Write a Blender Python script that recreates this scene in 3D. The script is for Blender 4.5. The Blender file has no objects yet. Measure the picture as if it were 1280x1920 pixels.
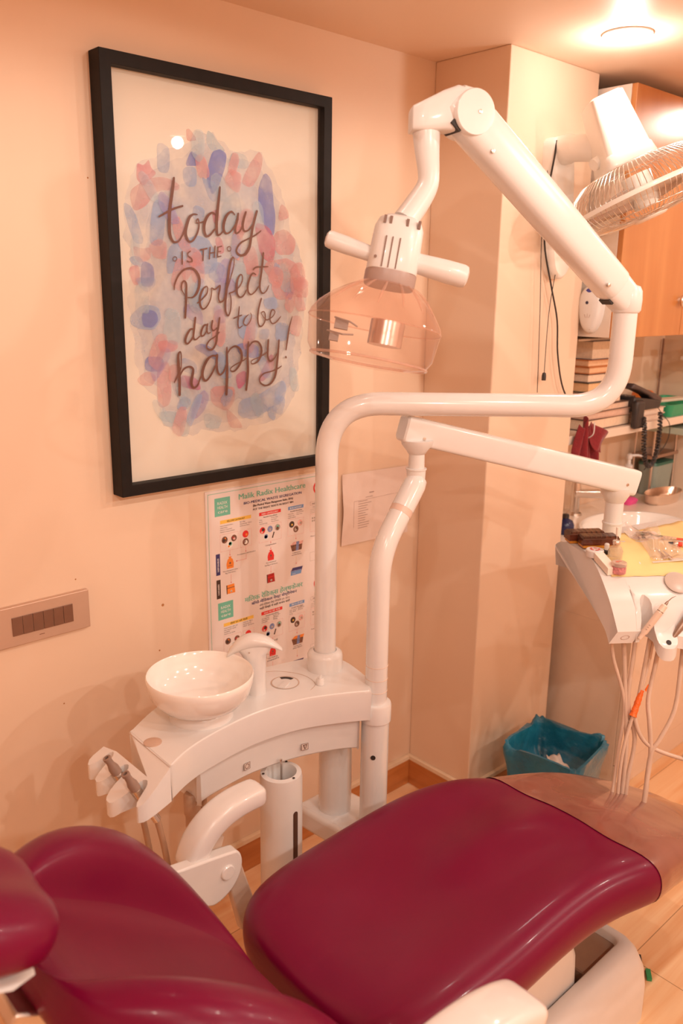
import bpy, bmesh, math, random
from mathutils import Vector, Matrix
random.seed(7)
PI = math.pi
sc = bpy.context.scene
COL = sc.collection

# ------------------------------------------------------------------ camera
cam_data = bpy.data.cameras.new('camera')
cam = bpy.data.objects.new('camera', cam_data)
COL.objects.link(cam)
sc.camera = cam
CAM = Vector((0.0, -1.7639, 1.674))
FW = Vector((0.65527, 0.71103, -0.25508))
RT = Vector((0.73775, -0.67493, 0.01384))
UP = Vector((0.16232, 0.19725, 0.96682))
cam.matrix_world = Matrix(((RT.x, UP.x, -FW.x, CAM.x), (RT.y, UP.y, -FW.y, CAM.y), (RT.z, UP.z, -FW.z, CAM.z), (0, 0, 0, 1)))
cam_data.sensor_fit = 'VERTICAL'
cam_data.sensor_height = 36.0
cam_data.sensor_width = 24.0
cam_data.lens = 1566.66 / 1920 * 36.0
cam_data.clip_start = 0.02
cam_data.dof.use_dof = True
cam_data.dof.focus_distance = 1.95
cam_data.dof.aperture_fstop = 3.5

# ------------------------------------------------------------------ world, exposure, lamps
world = bpy.data.worlds.new('world')
sc.world = world
world.use_nodes = True
world.node_tree.nodes['Background'].inputs[0].default_value = (1.0, 0.85, 0.70, 1)
world.node_tree.nodes['Background'].inputs[1].default_value = 0.15
sc.view_settings.view_transform = 'Standard'
sc.view_settings.look = 'None'
sc.view_settings.gamma = 1
sc.view_settings.exposure = -0.36
sc.cycles.transparent_max_bounces = 32
sc.cycles.max_bounces = 10
sc.cycles.diffuse_bounces = 6
CEIL = 2.31
WARM = (1.0, 0.90, 0.78)
LAMPS = [(2.10, -0.52, 3.2, True), (2.08, -1.63, 21, False), (1.05, -0.52, 1.8, False), (1.03, -1.63, 20, False),
         (0.0, -0.52, 0.9, False), (-0.05, -1.63, 19, False), (1.03, -2.75, 42, False), (2.08, -2.75, 40, False), (-0.05, -2.75, 38, False), (3.13, -1.63, 20, False), (3.10, -0.56, 9, False)]

# ------------------------------------------------------------------ materials
MATS = {}
def mat(name, col, rough=0.5, metal=0.0, coat=0.0, noise=0.04, nscale=30.0, bump=0.0, bscale=60.0, spec=0.5, sheen=0.0):
    if name in MATS:
        return MATS[name]
    m = bpy.data.materials.new(name)
    m.use_nodes = True
    nt = m.node_tree
    b = nt.nodes['Principled BSDF']
    b.inputs['Roughness'].default_value = rough
    b.inputs['Metallic'].default_value = metal
    b.inputs['Coat Weight'].default_value = coat
    b.inputs['Coat Roughness'].default_value = 0.06
    b.inputs['Specular IOR Level'].default_value = spec
    b.inputs['Sheen Weight'].default_value = sheen
    tc = nt.nodes.new('ShaderNodeTexCoord')
    n = nt.nodes.new('ShaderNodeTexNoise')
    n.inputs['Scale'].default_value = nscale
    n.inputs['Detail'].default_value = 4
    nt.links.new(tc.outputs['Object'], n.inputs['Vector'])
    r = nt.nodes.new('ShaderNodeValToRGB')
    r.color_ramp.elements[0].position = 0.3
    r.color_ramp.elements[1].position = 0.7
    r.color_ramp.elements[0].color = tuple(max(0, c * (1 - noise)) for c in col) + (1,)
    r.color_ramp.elements[1].color = tuple(min(1, c * (1 + noise)) for c in col) + (1,)
    nt.links.new(n.outputs['Fac'], r.inputs['Fac'])
    nt.links.new(r.outputs['Color'], b.inputs['Base Color'])
    if bump > 0:
        n2 = nt.nodes.new('ShaderNodeTexNoise')
        n2.inputs['Scale'].default_value = bscale
        n2.inputs['Detail'].default_value = 3
        nt.links.new(tc.outputs['Object'], n2.inputs['Vector'])
        bp = nt.nodes.new('ShaderNodeBump')
        bp.inputs['Strength'].default_value = bump
        bp.inputs['Distance'].default_value = 0.01
        nt.links.new(n2.outputs['Fac'], bp.inputs['Height'])
        nt.links.new(bp.outputs['Normal'], b.inputs['Normal'])
    MATS[name] = m
    return m

def wood(name, c1, c2, scale, rough=0.35, coat=0.2, planks=None):
    """stretched noise grain; scale = per-axis stretch"""
    m = bpy.data.materials.new(name)
    m.use_nodes = True
    nt = m.node_tree
    b = nt.nodes['Principled BSDF']
    b.inputs['Roughness'].default_value = rough
    b.inputs['Coat Weight'].default_value = coat
    b.inputs['Coat Roughness'].default_value = 0.15
    tc = nt.nodes.new('ShaderNodeTexCoord')
    mp = nt.nodes.new('ShaderNodeMapping')
    mp.inputs['Scale'].default_value = scale
    nt.links.new(tc.outputs['Object'], mp.inputs['Vector'])
    n = nt.nodes.new('ShaderNodeTexNoise')
    n.inputs['Scale'].default_value = 1.0
    n.inputs['Detail'].default_value = 6
    n.inputs['Distortion'].default_value = 0.6
    nt.links.new(mp.outputs[0], n.inputs['Vector'])
    r = nt.nodes.new('ShaderNodeValToRGB')
    r.color_ramp.elements[0].position = 0.32
    r.color_ramp.elements[1].position = 0.68
    r.color_ramp.elements[0].color = c1 + (1,)
    r.color_ramp.elements[1].color = c2 + (1,)
    nt.links.new(n.outputs['Fac'], r.inputs['Fac'])
    out = r.outputs['Color']
    if planks:
        br = nt.nodes.new('ShaderNodeTexBrick')
        br.inputs['Scale'].default_value = 1.0
        br.inputs['Brick Width'].default_value = planks[0]
        br.inputs['Row Height'].default_value = planks[1]
        br.inputs['Mortar Size'].default_value = 0.0012
        br.inputs['Color1'].default_value = (1, 1, 1, 1)
        br.inputs['Color2'].default_value = (0.86, 0.82, 0.78, 1)
        br.inputs['Mortar'].default_value = (0.45, 0.36, 0.3, 1)
        nt.links.new(tc.outputs['Object'], br.inputs['Vector'])
        mx = nt.nodes.new('ShaderNodeMix')
        mx.data_type = 'RGBA'
        mx.blend_type = 'MULTIPLY'
        mx.inputs[0].default_value = 1.0
        nt.links.new(out, mx.inputs[6])
        nt.links.new(br.outputs['Color'], mx.inputs[7])
        out = mx.outputs[2]
    nt.links.new(out, b.inputs['Base Color'])
    MATS[name] = m
    return m

def clear(name, tint, gloss_col=(1, 1, 1), ior=1.45, rough=0.03, body=None, body_fac=0.0, boost=1.0):
    """thin clear sheet: transparent + fresnel gloss (+ optional diffuse body)"""
    m = bpy.data.materials.new(name)
    m.use_nodes = True
    nt = m.node_tree
    for nd in list(nt.nodes):
        if nd.type != 'OUTPUT_MATERIAL':
            nt.nodes.remove(nd)
    out = nt.nodes['Material Output']
    t = nt.nodes.new('ShaderNodeBsdfTransparent')
    t.inputs[0].default_value = tint + (1,)
    src = t.outputs[0]
    if body:
        d = nt.nodes.new('ShaderNodeBsdfDiffuse')
        nz = nt.nodes.new('ShaderNodeTexNoise')
        nz.inputs['Scale'].default_value = 20
        tcb = nt.nodes.new('ShaderNodeTexCoord')
        nt.links.new(tcb.outputs['Object'], nz.inputs['Vector'])
        rp = nt.nodes.new('ShaderNodeValToRGB')
        rp.color_ramp.elements[0].color = tuple(c * 0.95 for c in body) + (1,)
        rp.color_ramp.elements[1].color = tuple(min(1, c * 1.05) for c in body) + (1,)
        nt.links.new(nz.outputs['Fac'], rp.inputs['Fac'])
        nt.links.new(rp.outputs['Color'], d.inputs['Color'])
        mx = nt.nodes.new('ShaderNodeMixShader')
        mx.inputs[0].default_value = body_fac
        nt.links.new(src, mx.inputs[1])
        nt.links.new(d.outputs[0], mx.inputs[2])
        src = mx.outputs[0]
    g = nt.nodes.new('ShaderNodeBsdfGlossy')
    g.inputs['Color'].default_value = gloss_col + (1,)
    g.inputs['Roughness'].default_value = rough
    f = nt.nodes.new('ShaderNodeLayerWeight')
    f.inputs['Blend'].default_value = 0.5
    pw = nt.nodes.new('ShaderNodeMath')
    pw.operation = 'POWER'
    pw.inputs[1].default_value = 4.5
    nt.links.new(f.outputs['Facing'], pw.inputs[0])
    mm = nt.nodes.new('ShaderNodeMath')
    mm.operation = 'MULTIPLY_ADD'
    mm.use_clamp = True
    mm.inputs[1].default_value = 0.75 * boost
    mm.inputs[2].default_value = ((ior - 1) / (ior + 1)) ** 2 * boost
    nt.links.new(pw.outputs[0], mm.inputs[0])
    mx2 = nt.nodes.new('ShaderNodeMixShader')
    nt.links.new(mm.outputs[0], mx2.inputs[0])
    nt.links.new(src, mx2.inputs[1])
    nt.links.new(g.outputs[0], mx2.inputs[2])
    nt.links.new(mx2.outputs[0], out.inputs[0])
    MATS[name] = m
    return m

def wash_mat(name, col, alpha):
    """watercolour paint: pigment with cloudy transparency"""
    m = bpy.data.materials.new(name)
    m.use_nodes = True
    nt = m.node_tree
    for nd in list(nt.nodes):
        if nd.type != 'OUTPUT_MATERIAL':
            nt.nodes.remove(nd)
    out = nt.nodes['Material Output']
    t = nt.nodes.new('ShaderNodeBsdfTransparent')
    d = nt.nodes.new('ShaderNodeBsdfDiffuse')
    tc = nt.nodes.new('ShaderNodeTexCoord')
    nz = nt.nodes.new('ShaderNodeTexNoise')
    nz.inputs['Scale'].default_value = 16
    nz.inputs['Detail'].default_value = 5
    nt.links.new(tc.outputs['Object'], nz.inputs['Vector'])
    rp = nt.nodes.new('ShaderNodeMapRange')
    rp.inputs['From Min'].default_value = 0.3
    rp.inputs['From Max'].default_value = 0.72
    rp.inputs['To Min'].default_value = alpha * 0.35
    rp.inputs['To Max'].default_value = min(1, alpha * 1.45)
    nt.links.new(nz.outputs['Fac'], rp.inputs['Value'])
    d.inputs['Color'].default_value = col + (1,)
    mx = nt.nodes.new('ShaderNodeMixShader')
    nt.links.new(rp.outputs[0], mx.inputs[0])
    nt.links.new(t.outputs[0], mx.inputs[1])
    nt.links.new(d.outputs[0], mx.inputs[2])
    nt.links.new(mx.outputs[0], out.inputs[0])
    MATS[name] = m
    return m

def emit(name, col, strength):
    m = bpy.data.materials.new(name)
    m.use_nodes = True
    b = m.node_tree.nodes['Principled BSDF']
    b.inputs['Base Color'].default_value = (0.8, 0.8, 0.8, 1)
    b.inputs['Emission Color'].default_value = col + (1,)
    b.inputs['Emission Strength'].default_value = strength
    MATS[name] = m
    return m

M_WALL = mat('wall_paint', (0.80, 0.605, 0.46), 0.55, noise=0.015, nscale=3, bump=0.03, bscale=9)
M_CEIL = mat('ceiling_paint', (0.87, 0.665, 0.51), 0.5, noise=0.01, nscale=2)
M_FLOOR = wood('floor_laminate', (0.84, 0.45, 0.21), (0.98, 0.72, 0.46), (1.6, 22, 1), 0.28, 0.25, planks=(1.2, 0.19))
M_SKIRT = wood('baseboard_wood', (0.42, 0.13, 0.03), (0.62, 0.24, 0.07), (2, 2, 26), 0.35, 0.2)
M_BEAD = mat('cream_beading', (0.80, 0.64, 0.47), 0.5)
M_WHITE = mat('white_enamel', (0.77, 0.75, 0.745), 0.22, coat=0.5, noise=0.01)
M_PLASTIC = mat('white_plastic', (0.74, 0.715, 0.705), 0.33, coat=0.15, noise=0.012)
M_CERAMIC = mat('white_ceramic', (0.92, 0.89, 0.86), 0.12, coat=0.7, noise=0.005)
M_DARK = mat('dark_gap', (0.03, 0.022, 0.02), 0.6)
M_BLACK = mat('black_plastic', (0.035, 0.028, 0.028), 0.4, noise=0.1)
M_GREYP = mat('grey_plastic', (0.36, 0.27, 0.23), 0.4)
M_CHROME = mat('brushed_metal', (0.75, 0.70, 0.66), 0.22, metal=1.0, noise=0.03)
M_STEEL = mat('steel', (0.66, 0.58, 0.52), 0.3, metal=1.0, noise=0.05)
M_VINYL = mat('magenta_vinyl', (0.165, 0.002, 0.033), 0.32, spec=0.25, coat=0.05, noise=0.05, nscale=6, bump=0.02, bscale=220)
M_HOSE = mat('beige_hose', (0.66, 0.50, 0.40), 0.4)

# ------------------------------------------------------------------ mesh builder
OFF = {}
class MB:
    def __init__(self):
        self.v = []; self.f = []; self.mi = []
    def add(self, verts, faces, m=0):
        k = len(self.v)
        self.v += [Vector(p) for p in verts]
        for f in faces:
            self.f.append([i + k for i in f]); self.mi.append(m)
        return self
    def box(self, c, s, rot=None, m=0):
        c = Vector(c); h = Vector(s) / 2
        R = rot if rot else Matrix.Identity(3)
        vs = [c + R @ Vector((x * h.x, y * h.y, z * h.z)) for z in (-1, 1) for y in (-1, 1) for x in (-1, 1)]
        return self.add(vs, [(0, 2, 3, 1), (4, 5, 7, 6), (0, 1, 5, 4), (2, 6, 7, 3), (0, 4, 6, 2), (1, 3, 7, 5)], m)
    def bb(self, lo, hi, m=0):
        lo = Vector(lo); hi = Vector(hi)
        return self.box((lo + hi) / 2, hi - lo, None, m)
    def loft(self, loops, cap=True, m=0, closed=False):
        n = len(loops[0]); vs = [p for l in loops for p in l]; fs = []
        L = len(loops)
        for i in range(L if closed else L - 1):
            a = i * n; b = ((i + 1) % L) * n
            for j in range(n):
                k = (j + 1) % n
                fs.append((a + j, a + k, b + k, b + j))
        if cap and not closed:
            fs.append(tuple(reversed(range(n)))); fs.append(tuple((L - 1) * n + j for j in range(n)))
        return self.add(vs, fs, m)
    def tube(self, pts, r, n=14, m=0, cap=True):
        pts = [Vector(p) for p in pts]
        rs = r if isinstance(r, (list, tuple)) else [r] * len(pts)
        loops = []
        t0 = (pts[1] - pts[0]).normalized()
        a = Vector((0, 0, 1)) if abs(t0.z) < 0.9 else Vector((1, 0, 0))
        nrm = t0.cross(a).normalized()
        for i, p in enumerate(pts):
            if i == 0: t = t0
            elif i == len(pts) - 1: t = (pts[i] - pts[i - 1]).normalized()
            else:
                t = (pts[i + 1] - pts[i - 1])
                t = t.normalized() if t.length > 1e-9 else t0
            nrm = (nrm - t * nrm.dot(t)).normalized()
            b = t.cross(nrm)
            loops.append([p + (nrm * math.cos(q * 2 * PI / n) + b * math.sin(q * 2 * PI / n)) * rs[i] for q in range(n)])
        return self.loft(loops, cap, m)
    def lathe(self, prof, c, axis=(0, 0, 1), n=32, m=0, sx=1.0, sy=1.0, xdir=None):
        """prof: list of (radius, height along axis)"""
        ax = Vector(axis).normalized(); c = Vector(c)
        a = Vector(xdir) if xdir else (Vector((1, 0, 0)) if abs(ax.x) < 0.9 else Vector((0, 1, 0)))
        u = (a - ax * a.dot(ax)).normalized(); w = ax.cross(u)
        loops = [[c + ax * h + (u * math.cos(q * 2 * PI / n) * sx + w * math.sin(q * 2 * PI / n) * sy) * max(r, 1e-5) for q in range(n)] for r, h in prof]
        return self.loft(loops, True, m)
    def cyl(self, p0, p1, r0, r1=None, n=24, m=0):
        r1 = r0 if r1 is None else r1
        p0 = Vector(p0); p1 = Vector(p1)
        return self.lathe([(r0, 0), (r1, (p1 - p0).length)], p0, p1 - p0, n, m)
    def prism(self, poly, d, m=0):
        """poly: 3-D points; extruded along d"""
        d = Vector(d); p = [Vector(q) for q in poly]
        return self.loft([p, [q + d for q in p]], True, m)
    def sheet(self, outline, ztop, zbot, step=0.006, m=0):
        """solid with an (x, y) outline and curved top/bottom given as height functions"""
        from mathutils.geometry import delaunay_2d_cdt
        n = len(outline)
        o2 = [Vector((p[0], p[1])) for p in outline]
        x0 = min(p.x for p in o2); x1 = max(p.x for p in o2); y0 = min(p.y for p in o2); y1 = max(p.y for p in o2)
        pts = list(o2)
        yy = y0 + step * .5
        while yy < y1:
            xx = x0 + step * .5
            while xx < x1:
                c = False; j = n - 1
                for i in range(n):
                    if (o2[i].y > yy) != (o2[j].y > yy) and xx < (o2[j].x - o2[i].x) * (yy - o2[i].y) / (o2[j].y - o2[i].y) + o2[i].x: c = not c
                    j = i
                if c: pts.append(Vector((xx, yy)))
                xx += step
            yy += step
        vs, _, fs, *_r = delaunay_2d_cdt(pts, [(i, (i + 1) % n) for i in range(n)], [], 1, 1e-6)
        fs = [tuple(f) for f in fs]
        for fn in (ztop, zbot):
            self.add([Vector((p.x, p.y, fn(p.x, p.y))) for p in vs], fs, m)
        a = [Vector((p.x, p.y, ztop(p.x, p.y))) for p in o2]; b = [Vector((p.x, p.y, zbot(p.x, p.y))) for p in o2]
        self.add(a + b, [(i, (i + 1) % n, n + (i + 1) % n, n + i) for i in range(n)], m)
        return self
    def flat(self, ring, m=0):
        """flat horizontal face inside a (possibly concave) ring"""
        from mathutils.geometry import delaunay_2d_cdt
        n = len(ring)
        vs, _, fs, *_r = delaunay_2d_cdt([Vector((p.x, p.y)) for p in ring], [(i, (i + 1) % n) for i in range(n)], [], 1, 1e-6)
        return self.add([Vector((p.x, p.y, ring[0].z)) for p in vs], [tuple(f) for f in fs], m)
    def poly(self, pts, m=0):
        return self.add(pts, [tuple(range(len(pts)))], m)
    def build(self, name, mats, parent=None, smooth=40, bevel=0.0, bseg=2, sub=0, solid=0.0):
        off = OFF[parent.name] if parent else Vector((0, 0, 0))
        me = bpy.data.meshes.new(name)
        me.from_pydata([tuple(p - off) for p in self.v], [], self.f)
        if not isinstance(mats, (list, tuple)): mats = [mats]
        for mm in mats: me.materials.append(mm)
        for p, i in zip(me.polygons, self.mi): p.material_index = i
        bm = bmesh.new(); bm.from_mesh(me)
        bmesh.ops.recalc_face_normals(bm, faces=bm.faces)
        bm.to_mesh(me); bm.free()
        o = bpy.data.objects.new(name, me)
        COL.objects.link(o)
        if parent: o.parent = parent
        OFF[o.name] = off
        if solid:
            s = o.modifiers.new('solidify', 'SOLIDIFY'); s.thickness = solid; s.offset = 0
        if bevel:
            b = o.modifiers.new('bevel', 'BEVEL'); b.width = bevel; b.segments = bseg; b.limit_method = 'ANGLE'; b.angle_limit = math.radians(35)
        if sub:
            s = o.modifiers.new('subsurf', 'SUBSURF'); s.levels = sub; s.render_levels = sub
        if smooth:
            for p in me.polygons: p.use_smooth = True
            if smooth < 180:
                try:
                    me.set_sharp_from_angle(angle=math.radians(smooth))
                except Exception:
                    pass
        return o

def thing(name, label, cat, loc, group=None):
    o = bpy.data.objects.new(name, None)
    o.empty_display_size = 0.05
    COL.objects.link(o)
    o.location = loc
    OFF[o.name] = Vector(loc)
    o['label'] = label; o['category'] = cat
    if group: o['group'] = group
    return o
def tag(o, label, cat, group=None):
    o['label'] = label; o['category'] = cat
    if group: o['group'] = group
    return o
def recenter(o):
    """move a single-mesh thing's origin to its base centre"""
    me = o.data
    xs = [v.co for v in me.vertices]
    lo = Vector((min(p.x for p in xs), min(p.y for p in xs), min(p.z for p in xs)))
    hi = Vector((max(p.x for p in xs), max(p.y for p in xs), max(p.z for p in xs)))
    c = Vector(((lo.x + hi.x) / 2, (lo.y + hi.y) / 2, lo.z))
    me.transform(Matrix.Translation(-c)); o.location = c; OFF[o.name] = c
    return o
def solo(mb, name, mats, label, cat, group=None, **k):
    return recenter(tag(mb.build(name, mats, None, **k), label, cat, group))
def struct(mb, name, mats, **k):
    o = mb.build(name, mats, None, **k); o['kind'] = 'structure'
    return o
def crom(pts, n=8):
    """Catmull-Rom through points of any dimension"""
    P = [pts[0]] + list(pts) + [pts[-1]]
    out = []
    for i in range(1, len(P) - 2):
        p0, p1, p2, p3 = P[i - 1], P[i], P[i + 1], P[i + 2]
        for k in range(n):
            t = k / n
            out.append(tuple(0.5 * ((2 * b) + (-a + c) * t + (2 * a - 5 * b + 4 * c - d) * t * t + (-a + 3 * b - 3 * c + d) * t ** 3) for a, b, c, d in zip(p0, p1, p2, p3)))
    out.append(tuple(pts[-1]))
    return out
def bend(p, r=0.05, n=8):
    """round the corners of a polyline"""
    p = [Vector(q) for q in p]; out = [p[0]]
    rr = r if isinstance(r, (list, tuple)) else [r] * (len(p) - 2)
    for i in range(1, len(p) - 1):
        a = (p[i - 1] - p[i]); b = (p[i + 1] - p[i])
        d = min(rr[i - 1], a.length * 0.49, b.length * 0.49)
        A = p[i] + a.normalized() * d; B = p[i] + b.normalized() * d
        for k in range(n + 1):
            t = k / n
            out.append(A * (1 - t) ** 2 + p[i] * 2 * t * (1 - t) + B * t * t)
    out.append(p[-1])
    return out
def ribbon(mb, pts, place, m=0):
    """flat brush stroke: pts = (a, b, width)"""
    s = crom(pts, 6); L = []; R = []
    for i, p in enumerate(s):
        q0 = s[max(0, i - 1)]; q1 = s[min(len(s) - 1, i + 1)]
        dx, dy = q1[0] - q0[0], q1[1] - q0[1]
        l = math.hypot(dx, dy) or 1
        h = p[2] / 2
        L.append((p[0] - dy / l * h, p[1] + dx / l * h)); R.append((p[0] + dy / l * h, p[1] - dx / l * h))
    n = len(s)
    sk = lambda i: Vector((0, -0.0000012 * i, 0))
    vs = [place(*q) + sk(i) for i, q in enumerate(L)] + [place(*q) + sk(i) for i, q in enumerate(R)]
    mb.add(vs, [(i, i + 1, n + i + 1, n + i) for i in range(n - 1)], m)
    for e in (0, -1):
        c = s[e]
        k = 12
        mb.poly([place(c[0] + math.cos(t * 2 * PI / k) * c[2] / 2, c[1] + math.sin(t * 2 * PI / k) * c[2] / 2) + Vector((0, 0.00002 if e == 0 else -0.00018, 0)) for t in range(k)], m)
def text_polys(body):
    cu = bpy.data.curves.new('lettering', 'FONT')
    cu.body = body; cu.resolution_u = 2
    o = bpy.data.objects.new('lettering', cu)
    COL.objects.link(o)
    dg = bpy.context.evaluated_depsgraph_get(); dg.update()
    me = bpy.data.meshes.new_from_object(o.evaluated_get(dg))
    vs = [v.co.copy() for v in me.vertices]; fs = [tuple(p.vertices) for p in me.polygons]
    bpy.data.objects.remove(o); bpy.data.meshes.remove(me); bpy.data.curves.remove(cu)
    return vs, fs
def lettering(mb, body, place, x0, x1, ybase, height, m, bold=0.0):
    """text fitted between x0 and x1 (place coordinates), cap height = height"""
    vs, fs = text_polys(body)
    if not vs: return
    a = min(v.x for v in vs); b = max(v.x for v in vs)
    kx = (x1 - x0) / (b - a); ky = height / 0.69
    for dx in ((-bold, 0, bold) if bold else (0,)):
        mb.add([place(x0 + (v.x - a) * kx + dx, ybase - v.y * ky) + Vector((0, -0.00004 * (dx / bold + 1) if bold else 0, 0)) for v in vs], fs, m)
STROKES = [
  [176,716,49,173,698,68,168,675,76,162,647,83,160,621,83,160,597,76,165,583,61,173,578,45,184,582,38,195,597,38,203,614,42],
  [134,631,38,155,642,49,174,651,45,196,658,42],
  [235,642,23,225,642,38,214,635,64,206,618,76,202,600,72,207,585,57,215,581,45,225,588,45,235,604,45,239,620,42,237,632,34,232,629,26,233,624,26,247,626,30,257,631,34,268,644,38],
  [286,646,26,276,649,42,263,640,64,254,623,76,253,607,72,259,596,53,269,599,45,282,612,42],
  [300,707,45,297,687,64,293,662,72,289,635,76,288,613,76,291,600,49,302,605,38,308,614,38],
  [341,649,26,331,655,42,317,645,68,309,628,76,308,614,68,315,605,42,327,609,38,341,624,42,350,639,38],
  [351,652,45,348,637,61,342,620,64,344,607,45,355,612,38,364,627,38],
  [374,657,49,367,640,64,364,623,61,369,613,42,381,616,38,394,629,38],
  [407,661,61,401,645,64,394,623,64,389,601,68,383,577,76,372,561,68,358,556,53,346,561,57,345,571,45,357,585,42,378,595,34,401,605,38,418,616,30],
  [176,541,17,175,539,17,173,537,17,169,537,17,167,538,17,166,541,17,167,544,17,170,546,17,173,546,17,176,544,17,176,541,17],
  [328,570,19,327,567,19,324,565,19,321,565,19,318,567,19,317,570,19,318,573,19,321,575,19,324,575,19,327,573,19,328,570,19],
  [191,558,34,190,531,38],
  [213,560,26,206,555,30,207,549,30,215,544,34,217,538,38,210,536,30,203,538,26],
  [240,564,34,259,568,34],
  [249,565,38,247,541,38],
  [268,571,34,265,545,34],
  [282,574,34,279,549,34],
  [268,558,26,281,560,26],
  [290,572,26,301,575,23],
  [290,572,38,288,550,38],
  [290,562,23,298,563,23],
  [288,550,26,298,552,26],
  [166,473,24,168,485,38,178,504,41,194,518,45,213,522,48,226,516,58,235,501,69,234,482,69,226,465,62,215,456,34,202,456,24],
  [193,461,21,186,474,31,187,487,38,193,493,38,199,486,48,198,465,55,196,438,58,193,410,58],
  [228,443,28,240,451,34,255,465,38,258,478,28,252,481,31,242,471,52,235,454,58,236,437,55,244,429,34,255,436,34,265,452,34,269,469,28,269,478,24,279,475,34,293,484,38,292,474,45,288,458,45,292,446,41,302,449,38,310,462,34],
  [305,454,28,313,474,34,326,505,28,336,535,24,335,549,28,329,547,48,322,527,69,317,501,72,312,474,72,308,446,65,308,424,55,315,413,41,322,424,34,325,446,31,323,462,28,320,466,28,330,469,31,340,474,28,352,484,34,360,498,31,359,509,31,353,510,38,345,498,62,342,480,65,344,464,55,353,457,38,363,462,38,371,474,34],
  [401,512,31,392,515,34,383,505,55,376,486,62,377,470,52,386,464,34,398,471,34,409,483,34],
  [425,564,52,422,539,62,417,511,62,413,489,58,415,473,48,424,467,31,435,475,31,441,486,24],
  [394,524,38,404,530,34,439,532,24],
  [216,383,30,206,382,45,195,368,61,191,355,61,197,349,42,207,357,42,215,368,34],
  [221,409,49,217,385,53,214,364,49,220,358,34,231,365,30],
  [254,392,30,245,391,42,237,378,53,236,367,42,244,368,34,254,382,30],
  [255,394,38,252,380,45,256,372,30,262,374,26],
  [269,401,45,266,386,45,271,378,34,281,384,30],
  [290,408,45,286,388,53,282,371,53,278,349,57,267,334,49,255,334,42,250,342,38,259,355,34,276,364,30,288,374,30],
  [349,434,30,346,412,42,344,394,42,347,383,30,357,388,23],
  [332,407,30,356,414,26],
  [376,415,19,366,407,34,361,395,34,370,389,23,381,398,23,386,411,23,383,419,19],
  [417,454,42,409,431,49,405,407,53,408,390,42,417,386,34,427,397,38,429,413,38,425,422,26,417,420,23,419,414,19,430,403,26,440,403,26,454,411,26,460,422,26,452,427,34,445,415,42,445,399,38,454,392,30,467,398,34,479,410,19],
  [157,260,26,165,273,42,176,292,30,178,311,26,178,326,30,175,331,34,170,322,57,170,301,76,171,277,79,171,253,72,170,230,68],
  [174,277,38,184,290,45,200,295,45,210,288,61,207,271,72,204,255,72,211,244,49,222,250,45,229,265,38,236,276,38],
  [277,317,45,266,318,42,250,308,72,237,284,79,237,267,72,246,259,49,259,270,49,275,294,45],
  [280,319,68,278,300,68,280,280,61,288,271,42,299,279,42,306,294,38],
  [309,336,45,309,303,72,308,265,79,305,222,72],
  [310,321,34,321,334,38,336,339,45,350,329,68,354,310,68,346,292,57,331,278,38,320,279,26,320,286,23,337,295,26,359,303,26,371,310,26],
  [375,348,42,372,314,64,372,273,76,366,229,61],
  [377,337,34,389,348,38,405,347,49,415,333,64,414,315,64,404,299,49,389,293,30,382,297,23,388,303,23,408,309,26,429,318,30,437,326,30],
  [438,351,53,436,328,64,436,307,57,445,297,42,457,304,38,465,315,34],
  [473,350,49,470,325,61,466,292,68,460,261,68,446,241,53,428,236,38,412,243,42,409,255,34,423,267,34,446,271,30,468,277,34,480,283,26],
  [517,410,19,508,385,42,501,352,53,496,325,38],
  [495,306,53,496,305,53],
]
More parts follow.
